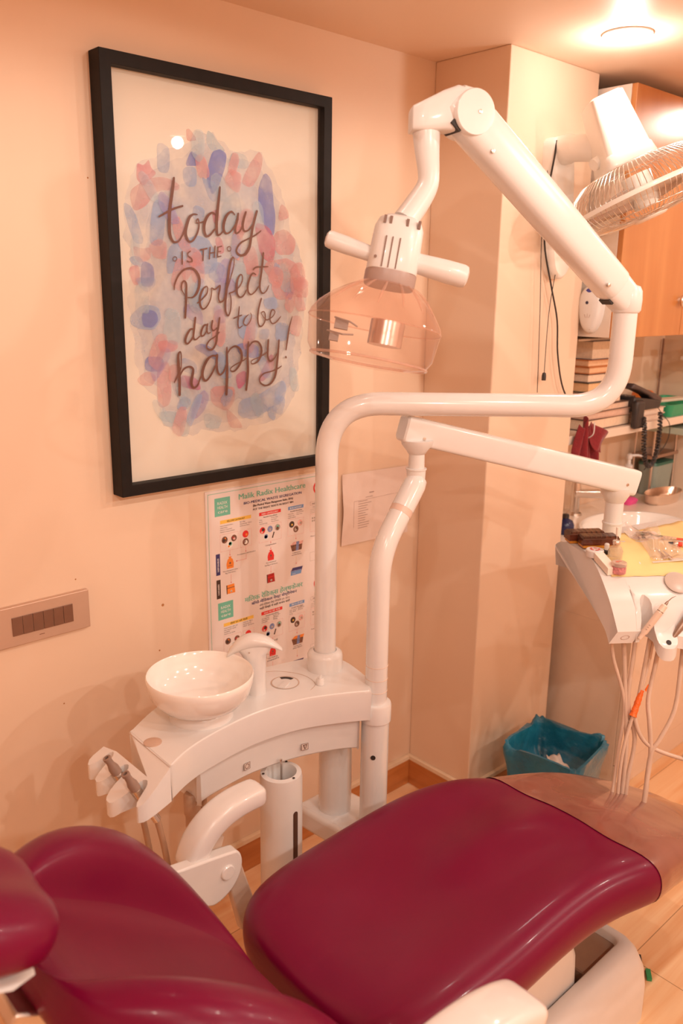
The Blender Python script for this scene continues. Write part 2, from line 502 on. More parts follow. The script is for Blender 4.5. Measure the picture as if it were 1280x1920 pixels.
DABS = [
  ('P',[213,821,224,825,238,811,242,801,216,798]),
  ('T',[270,828,285,823,302,805,324,787,284,784,267,797]),
  ('B',[137,784,155,786,170,778,168,726,136,723]),
  ('I',[226,781,249,768,246,749,214,744,210,752]),
  ('B',[203,742,240,747,238,703,213,701,201,716]),
  ('I',[284,784,306,792,324,783,319,755,300,711,281,685,265,719,270,754]),
  ('B',[265,722,300,711,292,679,283,672,268,684,252,728]),
  ('R',[88,740,103,735,117,751,121,732,136,723,115,705,99,690,82,708]),
  ('P',[99,704,147,718,194,705,191,690,134,687,104,651,72,636,63,678]),
  ('B',[47,657,69,649,83,620,96,571,73,570,59,602]),
  ('B',[127,670,157,659,150,607,140,566,108,571,113,622]),
  ('T',[338,792,384,785,388,755,328,756]),
  ('P',[417,802,431,788,423,748,392,712,364,721,374,746]),
  ('I',[436,756,457,736,462,692,469,644,461,603,434,624,415,674,416,722]),
  ('P',[485,687,507,673,512,651,474,641]),
  ('P',[459,614,500,627,536,599,525,563,468,561]),
  ('R',[400,636,449,628,469,588,458,538,418,555]),
  ('B',[228,664,260,656,253,627,223,632]),
  ('B',[162,581,261,600,295,544,276,507,188,519,146,504]),
  ('T',[308,680,354,706,367,656,333,596,301,609]),
  ('R',[276,653,298,659,302,638,284,622]),
  ('R',[283,594,301,598,314,562,295,554]),
  ('P',[418,540,525,559,568,482,468,480]),
  ('B',[463,545,484,534,476,509,461,518]),
  ('P',[65,566,88,560,112,565,111,537,74,529]),
  ('B',[55,539,75,546,94,533,86,519,62,526]),
  ('R',[52,520,82,526,80,482,64,481]),
  ('I',[87,536,118,527,116,479,80,478]),
  ('B',[286,543,318,526,293,485,258,506]),
  ('B',[52,416,85,440,122,436,133,412,115,383,74,384,51,398]),
  ('I',[80,416,93,428,117,424,125,404,109,387,83,391]),
  ('R',[118,358,173,357,172,334,125,329]),
  ('I',[84,323,133,321,132,286,82,289]),
  ('P',[60,274,86,291,114,278,101,253,68,259]),
  ('P',[116,307,150,310,150,209,115,200,111,249]),
  ('L',[207,444,246,422,245,388,210,403,185,429]),
  ('I',[212,341,244,351,293,319,288,304,252,317]),
  ('B',[180,319,224,303,223,272,179,286]),
  ('M',[179,278,227,264,235,233,173,249]),
  ('B',[181,229,207,212,188,187,158,197]),
  ('L',[240,241,260,216,238,182,214,165,201,174,211,204]),
  ('P',[258,243,334,242,333,203,309,176,262,200]),
  ('M',[335,266,365,280,379,256,344,226]),
  ('B',[343,202,414,213,487,249,503,228,487,187,434,170,397,148,342,161]),
  ('I',[337,346,410,342,410,306,351,313]),
  ('M',[441,309,456,316,461,280,424,245,404,250]),
  ('B',[467,397,514,388,504,347,462,349]),
  ('B',[411,378,446,381,441,353,411,354]),
  ('T',[509,282,536,272,547,212,514,214]),
  ('T',[115,196,171,188,201,166,195,128,172,126,169,157,114,174]),
  ('T',[238,182,294,166,283,135,241,143]),
  ('P',[304,189,333,166,362,131,312,136]),
  ('I',[491,484,512,500,531,484,517,448,499,456]),
  ('P',[448,491,494,507,574,509,574,456,536,460,468,448]),
  ('L',[320,459,344,455,319,402,301,418]),
  ('B',[424,452,468,460,473,428,432,428]),
  ('B',[434,178,471,180,460,138,439,153]),
  ('B',[65,498,121,499,116,478,95,464,79,478]),
  ('L',[276,503,350,500,349,463,292,448]),
  ('B',[348,413,407,417,406,350,347,356]),
  ('T',[143,436,184,422,181,342,131,358]),
]
WASH = [208,791,245,823,288,823,332,794,426,799,467,748,492,700,517,626,544,575,575,455,562,400,553,344,535,218,489,150,435,141,383,132,316,125,252,138,174,126,117,170,113,234,66,261,62,310,53,405,49,452,61,544,47,588,51,654,85,733,146,767]

# ================================================================== ROOM
XC, DP, XW = 1.966, 0.263, 2.401          # pillar: left face, depth, right face
XE, XS, YF = 3.50, -1.6, -3.6             # end wall, left wall, front wall
struct(MB().bb((XS, 0, 0), (XE, 0.1, CEIL)), 'wall_left', M_WALL, smooth=0)
struct(MB().bb((XC, -DP, 0), (XW, 0.0, CEIL)), 'wall_pillar', M_WALL, bevel=0.004, smooth=0)
struct(MB().bb((XE, -1.2, 0), (XE + 0.1, 0.1, CEIL)), 'wall_right', M_WALL, smooth=0)
struct(MB().bb((XE, YF, 0), (XE + 0.1, -1.2, CEIL)), 'wall_right_front', M_WALL, smooth=0)
struct(MB().bb((XS - 0.1, YF, 0), (XS, 0.1, CEIL)), 'wall_back', M_WALL, smooth=0)
struct(MB().bb((XS - 0.1, YF - 0.1, 0), (XE + 0.1, YF, CEIL)), 'wall_front', M_WALL, smooth=0)
struct(MB().bb((XS - 0.1, YF - 0.1, CEIL), (XE + 0.1, 0.1, CEIL + 0.1)), 'ceiling', M_CEIL, smooth=0)
struct(MB().bb((XS - 0.1, YF - 0.1, -0.1), (XE + 0.1, 0.1, 0)), 'floor', M_FLOOR, smooth=0)
# baseboards: orange wood boards with a cream bead on top
ZB = 0.108
def skirt(name, lo, hi):
    m = MB().bb((lo[0], lo[1], 0), (hi[0], hi[1], ZB - 0.016)).bb((lo[0], lo[1], ZB - 0.016), (hi[0], hi[1], ZB), 1)
    struct(m, name, [M_SKIRT, M_BEAD], smooth=0, bevel=0.002)
skirt('baseboard_left', (XS, -0.014), (XC - 0.014, 0))
skirt('baseboard_pillar_side', (XC - 0.014, -DP - 0.014), (XC, 0))
skirt('baseboard_pillar_front', (XC, -DP - 0.014), (XW, -DP))
# small chips and marks on the wall paint
mk = MB()
for (x, z, s) in ((1.015, 0.90, .004), (1.0, 0.78, .0025), (0.79, 1.02, .002), (0.88, 1.9, .002), (0.74, 0.72, .002)):
    mk.lathe([(s, 0), (s * 0.8, 0.0006)], (x, 0, z), (0, -1, 0), 8)
struct(mk, 'trim_paint_chips', mat('chip_brown', (0.45, 0.2, 0.07), 0.7), smooth=0)

# ------------------------------------------------------------------ ceiling downlights
M_LED = emit('led_diffuser', (1.0, 0.86, 0.72), 9.0)
lampnames = {0: 'round white downlight glowing on the ceiling right above the wall fan'}
for i, (x, y, e, dome) in enumerate(LAMPS):
    t = thing('ceiling_downlight', lampnames.get(i, 'round ceiling downlight out over the room, away from the wall fan'), 'ceiling light', (x, y, CEIL), 'ceiling downlights')
    MB().lathe([(0.062, 0), (0.062, -0.004), (0.05, -0.009), (0.032, -0.004), (0.032, 0)], (x, y, CEIL), (0, 0, 1), 36).build('trim_ring', M_WHITE, t)
    MB().lathe([(0.032, 0), (0.031, -0.003), (0.001, -0.004)], (x, y, CEIL), (0, 0, 1), 32).build('diffuser', M_LED, t)
    ld = bpy.data.lights.new('downlight_lamp', 'POINT' if dome else 'SPOT')
    ld.energy = e; ld.color = (1.0, 0.94, 0.87) if dome else WARM; ld.shadow_soft_size = 0.022
    if not dome:
        ld.spot_size = math.radians(176); ld.spot_blend = 0.12; ld.energy = e * 1.0
    lo = bpy.data.objects.new('downlight_lamp', ld)
    COL.objects.link(lo); lo.location = (x, y, CEIL - (0.06 if dome else 0.03))

# ================================================================== FRAMED PRINT
FX0, FX1, FZ0, FZ1, FT = 0.897, 1.533, 1.206, 2.147, 0.045
PY = -0.02
fr = thing('framed_print', 'large black framed watercolour print with brown brush lettering on the wall', 'framed picture', (FX0, 0, FZ0))
M_FRAME = mat('frame_black', (0.012, 0.009, 0.008), 0.55, noise=0.15, nscale=40, spec=0.2)
m = MB(); w = 0.027
loops = []
for (dx, y) in ((0, 0), (0, -FT), (w, -FT), (w, -0.012), (w + .004, -0.012), (w + .004, 0)):
    loops.append([Vector((FX0 + dx, y, FZ0 + dx)), Vector((FX1 - dx, y, FZ0 + dx)), Vector((FX1 - dx, y, FZ1 - dx)), Vector((FX0 + dx, y, FZ1 - dx))])
m.loft(loops, cap=False, closed=True)
m.build('frame', M_FRAME, fr, smooth=0, bevel=0.0015)
P_ = lambda a, b, y=PY: Vector((0.9 + a / 1000, y, 1.2 + b / 1000))
m = MB().bb((FX0 + w - .003, PY, FZ0 + w - .003), (FX1 - w + .003, -0.013, FZ1 - w + .003))
M_PAPER = mat('print_paper', (0.83, 0.76, 0.66), 0.7, noise=0.012, nscale=9)
DC = {'P': ((0.86, 0.42, 0.42), .38), 'T': ((0.58, 0.74, 0.84), .30), 'B': ((0.42, 0.56, 0.84), .42), 'I': ((0.27, 0.32, 0.72), .50), 'R': ((0.86, 0.25, 0.33), .38), 'L': ((0.47, 0.40, 0.72), .36), 'M': ((0.70, 0.16, 0.36), .42)}
keys = list(DC)
pm = [M_PAPER, wash_mat('pale_wash', (0.68, 0.70, 0.80), .26), mat('ink_brown', (0.17, 0.062, 0.042), 0.5, noise=0.08, nscale=25)] + [wash_mat('paint_' + n, *DC[k]) for k, n in zip(keys, ('pink', 'pale_blue', 'blue', 'indigo', 'coral', 'lavender', 'magenta'))]
def chaikin(p, it=1):
    for _ in range(it):
        q = []
        for i in range(len(p)):
            a = p[i]; b = p[(i + 1) % len(p)]
            q += [(a[0] * .8 + b[0] * .2, a[1] * .8 + b[1] * .2), (a[0] * .2 + b[0] * .8, a[1] * .2 + b[1] * .8)]
        p = q
    return p
def jag(p, amp):
    out = []
    for i in range(len(p)):
        a = p[i]; b = p[(i + 1) % len(p)]
        n = max(1, int(math.hypot(b[0] - a[0], b[1] - a[1]) / 14))
        for k in range(n):
            t = k / n
            out.append((a[0] + (b[0] - a[0]) * t + random.uniform(-amp, amp), a[1] + (b[1] - a[1]) * t + random.uniform(-amp, amp)))
    return out
def fan_poly(mb, pts, y, mi):
    """concave-safe flat polygon via tessellation"""
    from mathutils.geometry import tessellate_polygon
    v = [P_(a, b, y) for a, b in pts]
    mb.add(v, [tuple(t) for t in tessellate_polygon([v])], mi)
wp = [(WASH[i], WASH[i + 1]) for i in range(0, len(WASH), 2)]
cx = sum(p[0] for p in wp) / len(wp); cy = sum(p[1] for p in wp) / len(wp)
for k, s in enumerate((1.0, 0.93, 0.78)):
    fan_poly(m, jag([(cx + (a - cx) * s, cy + (b - cy) * s) for a, b in wp], 5), PY - 0.0001 - k * 0.00005, 1)
y = PY - 0.0003
for c, l in DABS:
    pts = [(l[i], l[i + 1]) for i in range(0, len(l), 2)]
    y -= 0.00004
    fan_poly(m, chaikin(jag(chaikin(pts), 0.9)), y, 3 + keys.index(c))
# further soft dabs that fill the cloud
rr = random.Random(3)
def inside(a, b):
    c = False; j = len(wp) - 1
    for i in range(len(wp)):
        if (wp[i][1] > b) != (wp[j][1] > b) and a < (wp[j][0] - wp[i][0]) * (b - wp[i][1]) / (wp[j][1] - wp[i][1]) + wp[i][0]: c = not c
        j = i
    return c
cnt = 0
while cnt < 46:
    a = rr.uniform(60, 570); b = rr.uniform(140, 815)
    if not inside(a, b): continue
    cnt += 1
    ang = rr.uniform(0.9, 2.2); l = rr.uniform(22, 48); wd = rr.uniform(12, 24)
    ca, sa = math.cos(ang), math.sin(ang)
    q = [(a + ca * u * l - sa * v * wd * rr.uniform(.7, 1.2), b + sa * u * l + ca * v * wd * rr.uniform(.7, 1.2)) for u, v in ((-1, -.7), (-.6, -1), (.5, -1), (1, -.5), (.9, .6), (.4, 1), (-.7, .9))]
    y -= 0.00003
    fan_poly(m, chaikin(q), y, 3 + keys.index(rr.choice('PPTTTBPL')))
y -= 0.0004
for s in STROKES:
    y -= 0.00003
    ribbon(m, [(s[i], s[i + 1], s[i + 2] / 10) for i in range(0, len(s), 3)], lambda a, b: P_(a, b, y), 2)
m.build('print', pm, fr, smooth=0)
MB().bb((FX0 + w - .002, -0.036, FZ0 + w - .002), (FX1 - w + .002, -0.034, FZ1 - w + .002)).build('glass', clear('picture_glass', (0.97, 0.97, 0.97), ior=1.3, rough=0.01), fr, smooth=0)

# ================================================================== WASTE SEGREGATION POSTER
po = MB()
PW, PH = 452, 620
U = lambda u, v, y=-0.0032: Vector((1.148 + u / 1000, y, 1.173 - v / 1000))
po.bb((1.148, -0.003, 1.173 - PH / 1000), (1.148 + PW / 1000, 0, 1.173))
PAP, TEAL, NAVY, INK, YEL, RED, BLU, ORA, BRN, GRY, WHT, PNK, DBR, CYA, DRED = range(15)
pmats = [mat('poster_sheet', (0.80, 0.70, 0.67), 0.38, noise=0.01, coat=0.1), mat('poster_teal', (0.16, 0.50, 0.38), 0.4), mat('poster_navy', (0.045, 0.04, 0.16), 0.4), mat('poster_ink', (0.12, 0.08, 0.08), 0.5),
         mat('poster_yellow', (0.88, 0.55, 0.10), 0.4), mat('poster_red', (0.75, 0.03, 0.03), 0.4), mat('poster_blue', (0.16, 0.32, 0.62), 0.4), mat('poster_orange', (0.86, 0.26, 0.04), 0.4),
         mat('poster_brown', (0.20, 0.09, 0.06), 0.4, noise=0.5, nscale=300), mat('poster_grey', (0.45, 0.38, 0.34), 0.4, noise=0.3, nscale=300), mat('poster_white', (0.86, 0.82, 0.78), 0.4), mat('poster_pink', (0.78, 0.45, 0.42), 0.4, noise=0.3, nscale=300),
         mat('poster_dark', (0.06, 0.035, 0.03), 0.4), mat('poster_denim', (0.22, 0.27, 0.50), 0.4, noise=0.3, nscale=300), mat('poster_deep_red', (0.42, 0.02, 0.02), 0.4)]
Y1, Y2, Y3, Y4 = -0.0032, -0.0034, -0.0036, -0.0038
def rect(u0, v0, u1, v1, mi, y=Y1): po.poly([U(u0, v0, y), U(u1, v0, y), U(u1, v1, y), U(u0, v1, y)], mi)
def line(u0, v0, u1, v1, w, mi, y=Y1):
    dx, dy = u1 - u0, v1 - v0; l = math.hypot(dx, dy); nx, ny = -dy / l * w / 2, dx / l * w / 2
    po.poly([U(u0 + nx, v0 + ny, y), U(u1 + nx, v1 + ny, y), U(u1 - nx, v1 - ny, y), U(u0 - nx, v0 - ny, y)], mi)
def box_outline(u0, v0, u1, v1, mi, w=0.7):
    line(u0, v0, u1, v0, w, mi); line(u0, v1, u1, v1, w, mi); line(u0, v0, u0, v1, w, mi); line(u1, v0, u1, v1, w, mi)
def disc(u, v, r, mi, y=Y1): po.poly([U(u + r * math.cos(k * PI / 10), v + r * math.sin(k * PI / 10), y) for k in range(20)], mi)
def ring(u, v, r, w, mi):
    n = 30
    po.add([U(u + q * math.cos(k * 2 * PI / n), v + q * math.sin(k * 2 * PI / n), Y2) for q in (r, r - w) for k in range(n)], [(k, (k + 1) % n, n + (k + 1) % n, n + k) for k in range(n)], mi)
def txt(s, u0, u1, v, h, mi, y=Y2, bold=0.0): lettering(po, s, lambda a, b: U(a, b, y), u0, u1, v, h, mi, bold)
def arrow(u, v0, v1):
    line(u, v0, u, v1 - 3, 0.6, RED); po.poly([U(u - 1.6, v1 - 4, Y1), U(u + 1.6, v1 - 4, Y1), U(u, v1, Y1)], RED)
def photo(u, v, r, base, *marks):
    disc(u, v, r, base)
    for (du, dv, s, mi) in marks: disc(u + du * r, v + dv * r, s * r, mi, Y2)
# teal border line
box_outline(8, 8, PW - 8, PH - 8, TEAL, 1.2)
def logo(u, v):
    rect(u, v, u + 49, v + 49, TEAL)
    txt('RADIX', u + 9, u + 40, v + 18, 7.5, WHT); txt('HEALTH', u + 9, u + 40, v + 29.5, 7.5, WHT); txt('care', u + 10, u + 40, v + 41, 8.0, WHT)
def bag(u, v, mi, h=31, w=25):
    po.poly([U(u + a * w / 2, v + b * h, Y1) for a, b in ((-.9, 1), (-1, .6), (-.7, .25), (-.25, .12), (-.45, 0), (.45, 0), (.25, .12), (.7, .25), (1, .6), (.9, 1))], mi)
    disc(u, v + h * .55, 3, BRN, Y2); line(u - 7, v + h * .78, u + 7, v + h * .78, 1, BRN, Y2)
def carton(u, v, top, front, band):
    po.poly([U(u - 24, v + 8), U(u - 12, v), U(u + 24, v + 1), U(u + 20, v + 10)], top)
    po.poly([U(u - 24, v + 8), U(u + 20, v + 10), U(u + 17, v + 27), U(u - 18, v + 27)], front)
    po.poly([U(u - 2, v + .5, Y2), U(u + 8, v + .8, Y2), U(u + 5, v + 27, Y2), U(u - 5, v + 27, Y2)], band)
def bluetray(u, v):
    po.poly([U(u - 14, v), U(u + 24, v + 1), U(u + 20, v + 10), U(u - 20, v + 9)], NAVY)
    po.poly([U(u - 20, v + 9), U(u + 20, v + 10), U(u + 17, v + 22), U(u - 21, v + 22)], BLU)
    po.poly([U(u - 21, v + 8, Y2), U(u + 21, v + 9, Y2), U(u + 20, v + 12, Y2), U(u - 21, v + 11, Y2)], CYA)
    txt('WASTE', u - 16, u - 4, v + 19, 2.4, WHT)
def pedalbin(u, v, mi, lid):
    po.poly([U(u - 14, v + 1), U(u + 12, v), U(u + 15, v + 26), U(u - 13, v + 26)], mi)
    po.poly([U(u - 14, v + 1, Y2), U(u - 11, v + 1, Y2), U(u - 11, v + 26, Y2), U(u - 13, v + 26, Y2)], DBR)
    po.poly([U(u - 11, v + 9, Y2), U(u + 13, v + 8, Y2), U(u + 13, v + 10, Y2), U(u - 11, v + 11, Y2)], lid)
    disc(u + 2, v + 20, 3, WHT, Y2); po.poly([U(u, v + 19, Y3), U(u + 4, v + 19, Y3), U(u + 2, v + 23, Y3)], DBR)
for blk in (0, 1):
    a, b = (0, 0) if blk == 0 else (4, 289)
    logo(28 + a * .8, 21 + b)
    if blk == 0:
        txt('Malik Radix Healthcare', 105, 334, 35, 15, TEAL, bold=0.5)
        txt('BIO-MEDICAL WASTE SEGREGATION', 121, 320, 51, 7.0, NAVY, bold=0.35)
        txt('(Bio-Medical Waste Management Rules, 2016)', 151, 289, 62, 6.0, DBR, bold=0.25)
        txt('PUT THE RIGHT WASTE IN RIGHT BIN', 151, 290, 72.5, 5.4, DBR, bold=0.25)
        heads = ('YELLOW CATEGORY', 'RED CATEGORY', 'BLUE CATEGORY', 'WHITE CATEGORY')
        l1 = (('Human Anatomical Waste', 'Soiled Waste', 'Expired or Discarded', 'Medicines, Chemical Waste'), ('Blood Bags', 'Microbiology, Clinical', '& Laboratory Waste'), ('Tubing', 'Bottles', 'Intravenous tubes'), ('Urine bags', 'Syringes', 'Vacutainers'), ('Broken Glass', 'Medicine vials', 'Metallic Implants'), ('Contaminated', 'Glass ware'))
        recy = ('Recyclable Waste (Plastic)', 'Recyclable Waste (Glass)', 'Sharps')
        fl = ('Pre-treatment with Autoclave', 'Cutting/Mutilation', 'Non-chlorinated Yellow', 'Bag of 50 microns', 'Non-chlorinated', 'Red Bag of 50 micron', 'Cardboard Box', 'with Blue Marking')
    else:
        txt('\u092e\u093f\u0932\u0915 \u0930\u0947\u093f\u0921\u0915\u094d\u0938 \u0939\u0947\u0932\u094d\u0925\u0915\u0947\u0905\u0930', 119, 325, 328, 13, TEAL, bold=0.5)
        txt('\u092c\u0949\u092f\u094b-\u092e\u0947\u093f\u0921\u0915\u0932 \u0935\u0947\u0938\u094d\u091f \u0938\u0947\u0917\u094d\u0930\u0940\u0917\u0947\u0936\u0928', 142, 303, 341, 7.5, NAVY, bold=0.4)
        txt('\u092c\u0949\u092f\u094b-\u092e\u0947\u093f\u0921\u0915\u0932 \u0935\u0947\u0938\u094d\u091f \u092e\u0948\u0928\u0947\u091c\u092e\u0947\u0902\u091f \u0930\u0942\u0932, 2016', 169, 276, 352, 5.4, DBR)
        txt('\u0938\u0939\u0940 \u093f\u0921\u092c\u094d\u092c\u0947 \u092e\u0947\u0902 \u0938\u0939\u0940 \u0915\u091a\u0930\u093e \u0921\u093e\u0932\u0947\u0902', 169, 277, 362, 5.4, DBR, bold=0.25)
        heads = ('\u092a\u0940\u0932\u0947 \u0930\u0902\u0917 \u0915\u0940 \u0925\u0948\u0932\u0940', '\u0932\u093e\u0932 \u0930\u0902\u0917 \u0915\u0940 \u0925\u0948\u0932\u0940', '\u0928\u0940\u0932\u0947 \u0930\u0902\u0917 \u0915\u0940 \u0925\u0948\u0932\u0940', '\u0938\u092b\u0947\u0926')
        l1 = (('\u092e\u093e\u0928\u0935 \u0915\u091a\u0930\u093e \u0914\u0930 \u0905\u0902\u0917', '\u0917\u0902\u0926\u093e \u0915\u091a\u0930\u093e \u092a\u091f\u091f\u0940', '\u0926\u0935\u093e\u0908\u092f\u093e\u0902', '\u0930\u0938\u093e\u092f\u0928 \u0915\u093e \u0915\u091a\u0930\u093e'), ('\u0930\u0915\u0924 \u092c\u0948\u0917', '\u092e\u093e\u0907\u0915\u0930\u094b', '\u0932\u0948\u092c \u0915\u091a\u0930\u093e'), ('\u091f\u092f\u0942\u092c', '\u092c\u094b\u0924\u0932', '\u0928\u0932\u0940'), ('\u092e\u0942\u0924\u0930 \u092c\u0948\u0917', '\u0938\u0940\u0930\u0940\u0902\u091c', '\u0935\u0948\u0915\u092f\u0942'), ('\u091f\u0942\u091f\u093e \u0915\u093e\u0902\u091a', '\u0926\u0935\u093e \u0936\u0940\u0936\u0940', '\u0927\u093e\u0924\u0941'), ('\u0926\u0942\u0937\u0940\u0924', '\u0915\u093e\u0902\u091a'))
        recy = ('Recyclable Waste (Plastic)', 'Recyclable Waste (Glass)', 'Sharps')
        fl = ('\u0911\u091f\u094b\u0915\u0932\u0947\u0935', '\u0915\u091f\u093e\u0908', '\u092a\u0940\u0932\u0940 \u0925\u0948\u0932\u0940', '50 \u092e\u093e\u0907\u0915\u0930\u094b\u0928', '\u0932\u093e\u0932 \u0925\u0948\u0932\u0940 50', '\u092e\u093e\u0907\u0915\u0930\u094b\u0928', '\u0917\u0924\u0924\u0947 \u0915\u093e \u0921\u092c\u092c\u093e', '\u0928\u0940\u0932\u093e \u0928\u0940\u0936\u093e\u0928')
    V = lambda v: v + b
    for (u0, u1, mi, tm, hd, k) in ((44, 144, YEL, DBR, heads[0], .25), (171, 246, RED, WHT, heads[1], .15), (272, 328, BLU, WHT, heads[2], .15)):
        rect(u0 + a, V(82.5), u1 + a, V(92), mi)
        mid = (u0 + u1) / 2 + a; hw = (u1 - u0) * (.29 if mi == YEL else .38)
        txt(hd, mid - hw, mid + hw, V(89.8), 4.6, tm, bold=.15)
    box_outline(353 + a, V(81), 420 + a, V(91), GRY, .8); txt(heads[3], 359 + a, 412 + a, V(89), 4.2, INK)
    for (ls, u, top, wd) in ((l1[0], 44, 99, 46), (l1[1], 107, 98, 38), (l1[2], 171, 105, 28), (l1[3], 212, 104, 26), (l1[4], 272, 105, 27), (l1[5], 302, 104, 25)):
        for q, s in enumerate(ls): txt(s, u + a, u + a + wd * min(1, len(s) / max(len(z) for z in ls)), V(top + q * 5.6), 2.7, INK)
    txt(recy[0], 186 + a, 232 + a, V(98.5), 3.0, DBR, bold=.1); txt(recy[1], 280 + a, 322 + a, V(98.5), 3.0, DBR, bold=.1); txt(recy[2], 362 + a, 385 + a, V(98.5), 3.0, DBR)
    for q in range(3): rect(353 + a, V(103 + q * 5), 353 + a + 30, V(104 + q * 5), GRY)
    box_outline(43 + a, V(121), 101 + a, V(168), PNK); box_outline(107 + a, V(121), 145 + a, V(168), PNK); box_outline(170 + a, V(120), 247 + a, V(168), PNK); box_outline(271 + a, V(120), 329 + a, V(168), PNK); box_outline(353 + a, V(118), 415 + a, V(170), PNK)
    photo(57 + a, V(137), 9.5, BRN, (-.2, .1, .5, DBR), (.2, -.4, .25, ORA)); photo(87 + a, V(137), 9, BRN, (.1, .2, .4, PNK), (-.4, -.2, .3, DRED)); photo(73 + a, V(153), 10, WHT, (.2, -.25, .55, TEAL), (.1, -.3, .4, DBR), (-.3, .4, .3, ORA))
    photo(125 + a, V(133), 10, RED, (.3, .2, .35, ORA)); photo(125 + a, V(155), 10, BRN, (.1, .1, .55, WHT), (-.3, -.1, .25, PNK))
    photo(182 + a, V(134), 9.5, RED, (.25, -.2, .5, DBR), (-.2, .5, .35, PNK)); photo(208 + a, V(134), 9, CYA, (.1, .2, .4, GRY)); photo(234 + a, V(134), 9.5, GRY, (0, .3, .5, BRN), (.1, -.3, .4, TEAL))
    photo(194 + a, V(153), 9.5, WHT, (0, 0, .7, CYA), (-.1, .1, .5, WHT), (.2, .2, .25, BLU)); line(216 + a, V(161), 222 + a, V(145), 4, DBR)
    photo(285 + a, V(135), 9.5, DBR, (.1, .1, .3, YEL)); photo(315 + a, V(135), 9, PNK, (.2, .1, .4, GRY)); photo(300 + a, V(151), 9.5, BRN, (-.1, .1, .5, GRY), (.3, -.2, .3, DBR))
    for q in range(5): disc(362 + a + (q % 3) * 7, V(130 + (q // 3) * 8), 3, GRY)
    arrow(73 + a, V(169), V(184)); arrow(125 + a, V(169), V(184)); line(126 + a, V(189), 126 + a, V(203), .6, RED); line(126 + a, V(203), 92 + a, V(203), .6, RED)
    po.poly([U(96 + a, V(201)), U(96 + a, V(205)), U(91 + a, V(203))], RED)
    txt(fl[0], 97 + a, 157 + a, V(188), 3.4, DBR); arrow(210 + a, V(169), V(176)); txt(fl[1], 191 + a, 229 + a, V(181), 3.6, DBR); arrow(210 + a, V(185), V(194))
    bag(73 + a, V(186), ORA if blk == 0 else YEL, 33, 24); txt(fl[2], 50 + a, 98 + a, V(226), 3.4, DBR); txt(fl[3], 57 + a, 90 + a, V(232), 3.4, DBR)
    bag(210 + a, V(195), RED, 30, 23); txt(fl[4], 193 + a, 228 + a, V(232), 3.4, DBR); txt(fl[5], 189 + a, 233 + a, V(239), 3.4, DBR)
    arrow(300 + a, V(169), V(182)); carton(304 + a, V(188), ORA if blk else PNK, BRN, CYA); txt(fl[6], 287 + a, 317 + a, V(222), 3.4, DBR); txt(fl[7], 284 + a, 320 + a, V(228), 3.4, DBR)
    line(301 + a, V(231), 301 + a, V(252), .5, YEL); arrow(301 + a, V(248), V(256)); bluetray(302 + a, V(265))
    arrow(75 + a, V(236), V(262)); pedalbin(73 + a, V(264), ORA, BRN); arrow(210 + a, V(242), V(262)); pedalbin(209 + a, V(264), DRED, RED)
    for (v0, v1, mi, s) in ((172, 231, NAVY, 'DISPOSABLES'), (244, 297, DBR if blk == 0 else BRN, 'CONTAINERS')):
        rect(28 + a, V(v0), 41 + a, V(v1), mi)
        lettering(po, s, lambda p, q, c=V(v1): U(q, c - p, Y2), 10, v1 - v0 - 12, 37 + a, 4.6, WHT, .2)
    ring(385 + a, V(42), 21, 5, RED); line(372 + a, V(55), 398 + a, V(29), 5, RED)
    txt('Puncture proof', 355 + a, 400 + a, V(185), 3.2, DBR); box_outline(353 + a, V(232), 385 + a, V(258), GRY)
solo(po, 'waste_poster', pmats, 'bilingual bio-medical waste segregation poster with coloured bins on the wall below the black frame', 'poster', smooth=0)

# ------------------------------------------------------------------ plain sheet taped in the corner
ps = MB()
def sheet(x, z, k=0.0):
    return Vector((x, -0.004 - 0.012 * max(0, (1.645 - x) / 0.03) * max(0, 1 - abs(z - 1.04) / 0.09) * (1 if x < 1.645 else 0) - k, z))
nx, nz = 14, 10
vs = []; fs = []
for j in range(nz + 1):
    for i in range(nx + 1):
        u = i / nx; v = j / nz
        vs.append(sheet(1.623 + u * 0.288, 0.936 + v * 0.219 + u * (-0.008)))
for j in range(nz):
    for i in range(nx):
        fs.append((j * (nx + 1) + i, j * (nx + 1) + i + 1, (j + 1) * (nx + 1) + i + 1, (j + 1) * (nx + 1) + i))
ps.add(vs, fs, 0)
for q in range(12):
    zz = 1.062 - q * 0.0075; ln = rr.uniform(.025, .055)
    ps.bb((1.69, -0.0048, zz), (1.69 + ln, -0.0046, zz + 0.0016), 1)
ps.bb((1.72, -0.0048, 1.072), (1.75, -0.0046, 1.0735), 1); ps.bb((1.735, -0.0048, 1.084), (1.755, -0.0046, 1.087), 1)
ps.bb((1.672, -0.0048, 0.985), (1.6726, -0.0046, 1.066), 1); ps.bb((1.672, -0.0048, 1.066), (1.90, -0.0046, 1.0666), 1)
solo(ps, 'paper_notice', [mat('thin_paper', (0.80, 0.66, 0.60), 0.6, noise=0.01), mat('pale_ink', (0.42, 0.30, 0.27), 0.6)], 'plain white paper sheet with a small printed list, taped in the wall corner', 'paper', smooth=60)

